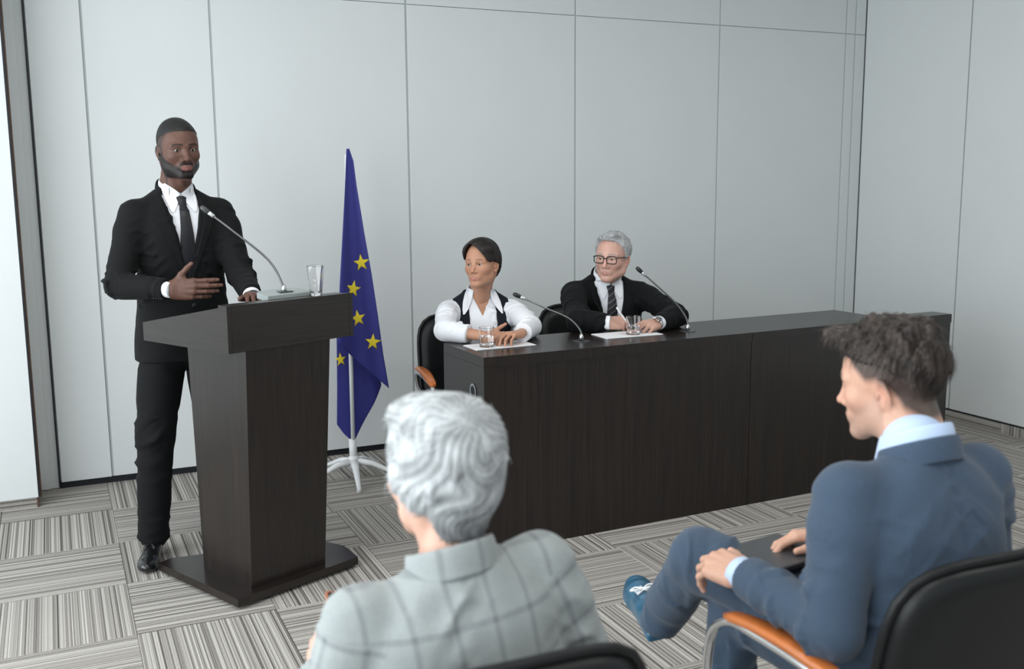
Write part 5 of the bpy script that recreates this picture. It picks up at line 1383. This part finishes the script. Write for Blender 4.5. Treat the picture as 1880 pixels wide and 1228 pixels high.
# ---------------------------------------------------------------- man in the blue suit, seated with crossed legs
def bluesuit():
    o = V3(1.600, 1.425, .500); M_ = frame(1, 9, 0); base = V3(1.62, 1.43, 0)
    J = dict(hipL=(1.54, 1.47, .555), hipR=(1.71, 1.47, .555), knL=(1.50, 1.94, .545), anL=(1.47, 1.98, .12), toL=(1.46, 2.10, .05), knR=(1.415, 1.985, .670), anR=(1.455, 2.225, .410), toR=(1.49, 2.325, .385))
    J['shL'] = tuple(o+M_[2]*.478-M_[0]*.182); J['shR'] = tuple(o+M_[2]*.478+M_[0]*.182)
    J['elL'] = (1.350, 1.455, .725); J['wrL'] = (1.338, 1.715, .742); J['elR'] = (1.85, 1.52, .74); J['wrR'] = (1.665, 1.795, .760)
    nb = o+M_[2]*.535-M_[1]*.02; J['neck'] = tuple(nb)
    ho = V3(1.618, 1.600, 1.172); HM = frame(-27, 9, -2); s = 1.02; skin = (.60, .35, .25)
    def hl(x, y, z):
        L_ = np.interp(y, [-.12, -.09, -.05, -.02, .0, .022, .045, .06, .12], [-.085, -.08, -.055, -.005, .006, .006, .034, .058, .066])
        return np.clip((z-L_)/.018, 0, 1)*np.clip(.68+(z-L_)/.07+np.clip(-y-.02, 0, .08)*6, 0, 1)
    hv = head_mesh(ho, HM, s, skin=skin, lip=(.45, .22, .18), brow=(.10, .065, .05), beard=((.20, .175, .155), .95, 2), neck_tilt=neck_to(ho, HM, s, nb), hairline=hl, shave=((.050, .036, .030), .95), blush=.09, nose=1.02, neck_r=.062, ear=1.12)
    h1 = arm_hand(J['wrL'], (-.12, .96, .0), (-.35, .0, .93), -1, J['elL'], skin, fore=.06, s=1.08, curls=((28, 38, 22), (30, 40, 24), (34, 42, 25), (38, 42, 25)), spread=(7, 2, -3, -8), thumb=(34, 10, 10, 8))
    h2 = arm_hand(J['wrR'], (-.88, .46, -.05), (.15, .15, .97), 1, J['elR'], skin, fore=.08, s=1.0, curls=((22, 28, 18), (26, 30, 20), (30, 34, 20), (34, 36, 22)), thumb=(38, 14, 10, 10))
    V, F, C = joinm([coarse_body(J, skin), hv, h1[:3], h2[:3]])
    p = mesh_obj('person', V-base, F, M_skin, loc=tuple(base), col=C)
    tag(p, 'seated man in a blue suit with crossed legs and brown hair, seen from behind', 'person')
    eyes(ho, HM, s, p, base)
    line = [(-.17, -.075), (-.115, -.060), (-.09, -.030), (-.06, .012), (-.03, .036), (.0, .046), (.03, .052), (.05, .060), (.07, .068), (.17, .068)]
    rs = np.random.RandomState(9); clumps = []
    for k in range(70):
        a = rs.rand()*2*PI; r_ = rs.rand()**.5
        x, y = math.cos(a)*.066*r_, -.012+math.sin(a)*.088*r_; z = .128-.9*(x*x/.0066+ (y+.012)**2/.0125)*.045
        up_ = V3(x*.6, .045+.1*max(y, 0), .08)+rs.normal(size=3)*.03; up_ = nrm(up_)
        clumps.append((rc(V3(x, y, z-.012), V3(x, y, z)+up_*(.006+.012*rs.rand()), .013, .007), .008))
    for k in range(9):
        x = -.042+.0105*k; clumps.append((rc(V3(x, .062, .100), V3(x+.006*rs.normal(), .100+.006*rs.rand(), .104+.018*rs.rand()), .016, .009), .008))
    for k in range(26):
        a = PI+rs.rand()*PI; z = .02+.09*rs.rand(); x, y = .078*math.cos(a), -.018+.104*math.sin(a); q = (1-max(0, (z-.05)/.12)**2)**.5
        clumps.append((rc(V3(x*q, y*q, z), V3(x*q*1.03, y*q*1.03-.002, z-.025), .010, .006), .007))
    v, f, c = hair_mesh(ho, HM, s, (.005, .009, .010), line, clumps=clumps, amp=.0022, nlock=26, col=(.036, .027, .022), var=.5, crown=(0, -.05, .11), seed=15, nstr=3500, slen=.026, lift=.008, smoothk=.010, strand_w=.0006)
    mesh_obj('hair', v-base, f, M_hair, p, col=c)
    sv = Vol(o-V3(.25, .25, .05), o+V3(.25, .30, .66), .006); sv.add(loft(o, M_, JR, infl=-.022)); sv.add(rc(nb-M_[2]*.02, nb+M_[2]*.030+M_[1]*.010, .072, .066), .02)
    sv.clip(lambda X, Y, Z: .40-loc3(X, Y, Z, o, M_)[2], .003); SV, SF = sv.mesh(1); mesh_obj('shirt', SV-base, SF, M_shirtb, p)
    shirt_collar(nb+M_[2]*.016+M_[1]*.006, M_, M_shirtb, p, base, r=(.066, .070), h=.044, leaf=.034, point=.05, gap=12, tilt=15, flare=.004)
    lap = [(rc(o+M_[0]*-.12+M_[2]*-.02+M_[1]*.02, V3(1.50, 1.60, .60), .09, .075), .04), (rc(o+M_[0]*.12+M_[2]*-.02+M_[1]*.02, V3(1.74, 1.60, .60), .09, .075), .04)]
    JV, JF = garment_top(J, o, M_, JR, vz=(.17, .55), vw=.085, hem=-.015, sleeve=(.068, .064, .047), sh_r=.058, fold_seed=51, amp=.012, sleeve_end=(.012, .0), lap=lap, freq=17, gains=(1.2, 1))
    mesh_obj('jacket', JV-base, JF, M_suitb, p); jb = bvh_of(JV, JF)
    # centre back seam and shoulder seams as narrow ridges
    drape('back_seam', [(-.0018, .0018, .49, .49), (-.0018, .0018, .2, .2), (-.0018, .0018, -.05, -.05)], o, M_, [jb], M_suitb, p, base, off=.0, th=.0012, nu=2, nv=14, dirn=-1, smoothd=1)
    shirt_collar(nb+M_[2]*-.004+M_[1]*.002, M_, M_suitb, p, base, r=(.076, .078), h=.036, leaf=.040, point=.03, gap=38, tilt=16, name='jacket_collar', flare=.004)
    for s_ in 'LR': cuff(J, s_, p, base, M_shirtb, r=.039, out=.018, inn=.03, end=.0)
    trousers(J, M_suitb, p, base, hip_r=(.120, .092), knee=.074, hem_r=.060, seed=17, amp=.014, gain=(1, 1.1), hem=(.0, -.01))
    # crossed foot: sock, shoe, laces
    an = V3(*J['anR']); d = nrm(an-J['knR'])
    b = MB().tube([an-d*.09, an-d*.02, an+d*.045], [.043, .040, .040], 20); b.v = [tuple(np.array(q)-base) for q in b.v]; b.obj('sock', M_sock, p, smooth=True)
    az = 17; SMf = frame(az, -7, -12); heel = an+d*.055-SMf[1]*.055-SMf[2]*.02
    SM, so = shoe(base, heel, az, -7, M_shoeb, p, roll=-12, s=1.06)
    for k in range(4):
        y = .118+.015*k; zz = .088-.006*k
        MB().tube([tuple(V3(-.020, y, zz-.008)*1.06@SM+heel-base), tuple(V3(0, y+.004, zz)*1.06@SM+heel-base), tuple(V3(.020, y, zz-.008)*1.06@SM+heel-base)], .0028, 8).obj('lace', M_white, so, smooth=True)
    for sx in (-1, 1):
        lp = spline([V3(0, .125, .088), V3(sx*.022, .118, .094), V3(sx*.034, .135, .086), V3(sx*.018, .140, .088), V3(0, .126, .088)], 5)
        MB().tube([tuple(q*1.06@SM+heel-base) for q in lp], .0026, 8).obj('lace_bow', M_white, so, smooth=True)
    a = V3(*J['anL']); shoe(base, V3(a[0], a[1]-.05, .002), 0, 0, M_shoeb, p, s=1.06)
    return p, J
_, BJ = bluesuit()
# ================================================================== CHAIRS IN PLACE
chair('black leather chair with orange wooden armrests holding the man in the blue suit', (1.585, 1.525, 0), math.radians(-2))
chair('black leather chair under the listener in the grey checked jacket', (.565, 1.53, 0), math.radians(-1))
chair('black leather chair behind the desk under the woman in the waistcoat', (1.90, 4.60, 0), math.radians(172))
chair('black leather chair behind the desk under the older man in glasses', (2.62, 4.66, 0), math.radians(172))

# ================================================================== SMALL THINGS
def gooseneck(loc, pts, label, name='microphone', base_kind='flat', rz=0):
    t = empty(name, loc); tag(t, label, 'microphone', 'gooseneck microphones')
    L_ = V3(*loc)
    if base_kind == 'console':
        sec = [(-.105, -.045), (.105, -.045), (.105, .03), (.07, .055), (-.07, .055), (-.105, .03)]
        c, s_ = math.cos(rz), math.sin(rz)
        b = MB().prism(sec, .0, .022); b.v = [(x*c-y*s_, x*s_+y*c, z+max(0, (y+.045))*.12-.35*0) for x, y, z in b.v]; b.obj('base', M_grey_mic, t)
        b = MB().prism([(-.03, -.02), (.03, -.02), (.022, .035), (-.022, .035)], .0225, .030); b.v = [(x*c-y*s_, x*s_+y*c, z) for x, y, z in b.v]; b.obj('talk_button', M_darkg, t)
    else:
        MB().lathe([(0, .0002), (.040, .0002), (.040, .0022), (0, .0026)], 32).obj('flush_plate', M_darkg, t)
    pts = [V3(*p)-L_ for p in pts]
    MB().lathe([(0, .002), (.012, .002), (.010, .018), (.006, .03), (0, .03)], 18, tuple(pts[0]-V3(0, 0, .0))).obj('stem_socket', M_alu, t, smooth=True)
    sp = spline(pts, 10); n = len(sp)
    MB().tube(sp, [.0052-.0012*min(1, i/n*1.2) for i in range(n)], 12).obj('stem', M_gun, t, smooth=True)
    d = nrm(pts[-1]-pts[-2]); e = pts[-1]
    MB().tube([e-d*.004, e, e+d*.018, e+d*.022], [.0065, .008, .0085, .0075], 16).obj('collar', M_alu, t, smooth=True)
    MB().tube([e+d*.022, e+d*.026, e+d*.045, e+d*.056, e+d*.060], [.0075, .0095, .0105, .008, .002], 16).obj('capsule', M_darkg if base_kind == 'console' else M_dark, t, smooth=True)
    return t
M_gun = mat('gunmetal_stem', (.22, .225, .23), .3, metal=1)
M_grey_mic = mat('grey_green_plastic', (.30, .34, .33), .35)
q = lec(.352, .125, 0)
zb_ = 1.158
gooseneck((q[0], q[1], 1.148), [(q[0], q[1], 1.172), (q[0]-.002, q[1]+.005, 1.20), (q[0]-.05, q[1]+.02, 1.30), (q[0]-.175, q[1]+.05, 1.415), (q[0]-.245, q[1]+.07, 1.475)],
          'gooseneck microphone with grey base standing on the lectern', base_kind='console', rz=LR)
def dk(x, y):    # a point on the desk top in desk coordinates
    return 1.62+x*math.cos(DA)-y*math.sin(DA), 3.85+x*math.sin(DA)+y*math.cos(DA)
a = (2.191, 4.045, DZ)
gooseneck(a, [(a[0], a[1], DZ+.004), (a[0]-.004, a[1]+.004, DZ+.05), (a[0]-.05, a[1]+.03, DZ+.105), (a[0]-.15, a[1]+.07, DZ+.155), (a[0]-.235, a[1]+.11, DZ+.198)], 'gooseneck microphone on the desk in front of the woman')
a = (2.80, 4.08, DZ)
gooseneck(a, [(a[0], a[1], DZ+.004), (a[0]-.006, a[1]+.004, DZ+.06), (a[0]-.05, a[1]+.03, DZ+.135), (a[0]-.13, a[1]+.06, DZ+.215), (a[0]-.19, a[1]+.09, DZ+.275)], 'gooseneck microphone on the desk beside the older man')

def tumbler(loc, label, h=.085, r0=.030, r1=.035, water=None, base=.010, wall=.0022, sq=0, grp='drinking glasses'):
    t = empty('drinking_glass', loc); tag(t, label, 'glass', grp)
    MB().lathe([(0, 0), (r0-.002, 0), (r0, .002), (r1, h-.001), (r1-wall*.5, h), (r1-wall, h-.001), (r0-wall, base+.004), (r0-wall-.004, base), (0, base)], 40, sq=sq).obj('cup', M_glass, t, smooth=True, angle=40)
    if water:
        ri = r0-wall; k = (r1-r0)/(h); zt = water
        MB().lathe([(0, base+.0002), (ri-.0045, base+.0002), (ri-.0003, base+.0045), (ri+k*(zt)-.0003, zt), (0, zt)], 40).obj('water', M_water, t, smooth=True, angle=40)
    return t
q = lec(.452, .052, 0)
tumbler((q[0], q[1], 1.1575), 'empty tall drinking glass on the lectern top', h=.118, r0=.024, r1=.034, base=.012)
tumbler((1.730, 4.075, DZ+.0045), 'short glass half full of water on the desk before the woman', h=.088, r0=.033, r1=.035, water=.048)
tumbler((2.493, 4.085, DZ+.0045), 'short glass of water on the desk before the older man', h=.088, r0=.033, r1=.035, water=.042)

def sheets(corners, z, label, n=2, m=None, th=.0022):
    c = np.mean(corners, 0); t = empty('notepad', (c[0], c[1], z)); tag(t, label, 'paper', 'papers on the desk')
    for k in range(n):
        cc = [(p[0]-c[0]+.004*k, p[1]-c[1]-.003*k) for p in corners]
        MB().prism(cc, k*th, (k+1)*th-.0004).obj('sheet', M_paper, t)
    return t
def rect(cx_, cy_, w_, h_, a): 
    c, s_ = math.cos(a), math.sin(a); return [(cx_+x*c-y*s_, cy_+x*s_+y*c) for x, y in ((-w_/2, -h_/2), (w_/2, -h_/2), (w_/2, h_/2), (-w_/2, h_/2))]
sheets(rect(1.80, 4.10, .29, .15, DA), DZ+.0004, 'white papers under the woman\'s hands on the desk')
t = sheets(rect(2.475, 4.115, .30, .16, DA-.05), DZ+.0004, 'white writing pad under the older man\'s hands on the desk', n=2)
def pen(a, b, label, m, r=.0042, name='pen'):
    a = V3(*a); b = V3(*b); t = empty(name, tuple(a)); tag(t, label, 'pen'); d = nrm(b-a); L_ = np.linalg.norm(b-a)
    o_ = MB().tube([d*.012, d*(L_-.002), d*L_], [r, r, r*.6], 12).obj('barrel', m, t, smooth=True)
    MB().tube([d*0, d*.012], [.0006, r*.9], 10).obj('tip', M_alu, t, smooth=True)
    MB().tube([d*(L_-.045)+V3(0, -r*1.3, 0), d*(L_-.006)+V3(0, -r*1.3, 0)], .001, 6).obj('clip', M_alu, t, smooth=True)
pen((2.535, 4.150, DZ+.006), (2.462, 4.190, DZ+.125), 'white ballpoint pen held upright by the older man', M_white)
pen((1.845, 4.06, DZ+.012), (1.885, 4.15, DZ+.045), 'dark pen held by the woman above her papers', M_darkg)

# phone in the listener's hand
def slab_thing(name, label, cat, c, M_, w_, h_, th, m1, m2, back=None):
    t = empty(name, tuple(c)); tag(t, label, cat)
    b = MB().box((-w_/2, -h_/2, -th/2), (w_/2, h_/2, th/2), bev=min(.003, th*.3)); b.v = [tuple(V3(*q)@M_) for q in b.v]; b.obj('body', m1, t)
    b = MB().box((-w_/2+.004, -h_/2+.005, th/2), (w_/2-.004, h_/2-.005, th/2+.0006)); b.v = [tuple(V3(*q)@M_) for q in b.v]; b.obj('screen', m2, t)
    return t
M_screen = mat('black_glass_screen', (.008, .009, .010), .12)
slab_thing('mobile_phone', 'phone in a tan case held by the listener in the checked jacket', 'phone', (.462, 1.800, .765), frame(15, -30, 10), .075, .15, .010, M_tan, M_screen)
slab_thing('tablet', 'black tablet on the lap of the man in the blue suit', 'tablet', (1.515, 1.83, .722), frame(-12, 3, 2), .25, .19, .012, M_dark, M_darkg)
t = empty('folded_paper', (1.352, 1.765, .728)); tag(t, 'pale folded paper under the left hand of the man in the blue suit', 'paper')
b = MB().box((-.04, -.06, -.003), (.04, .06, .003)); MT = frame(8, 2, 8); b.v = [tuple(V3(*q_)@MT) for q_ in b.v]; b.obj('sheet', M_paper, t)
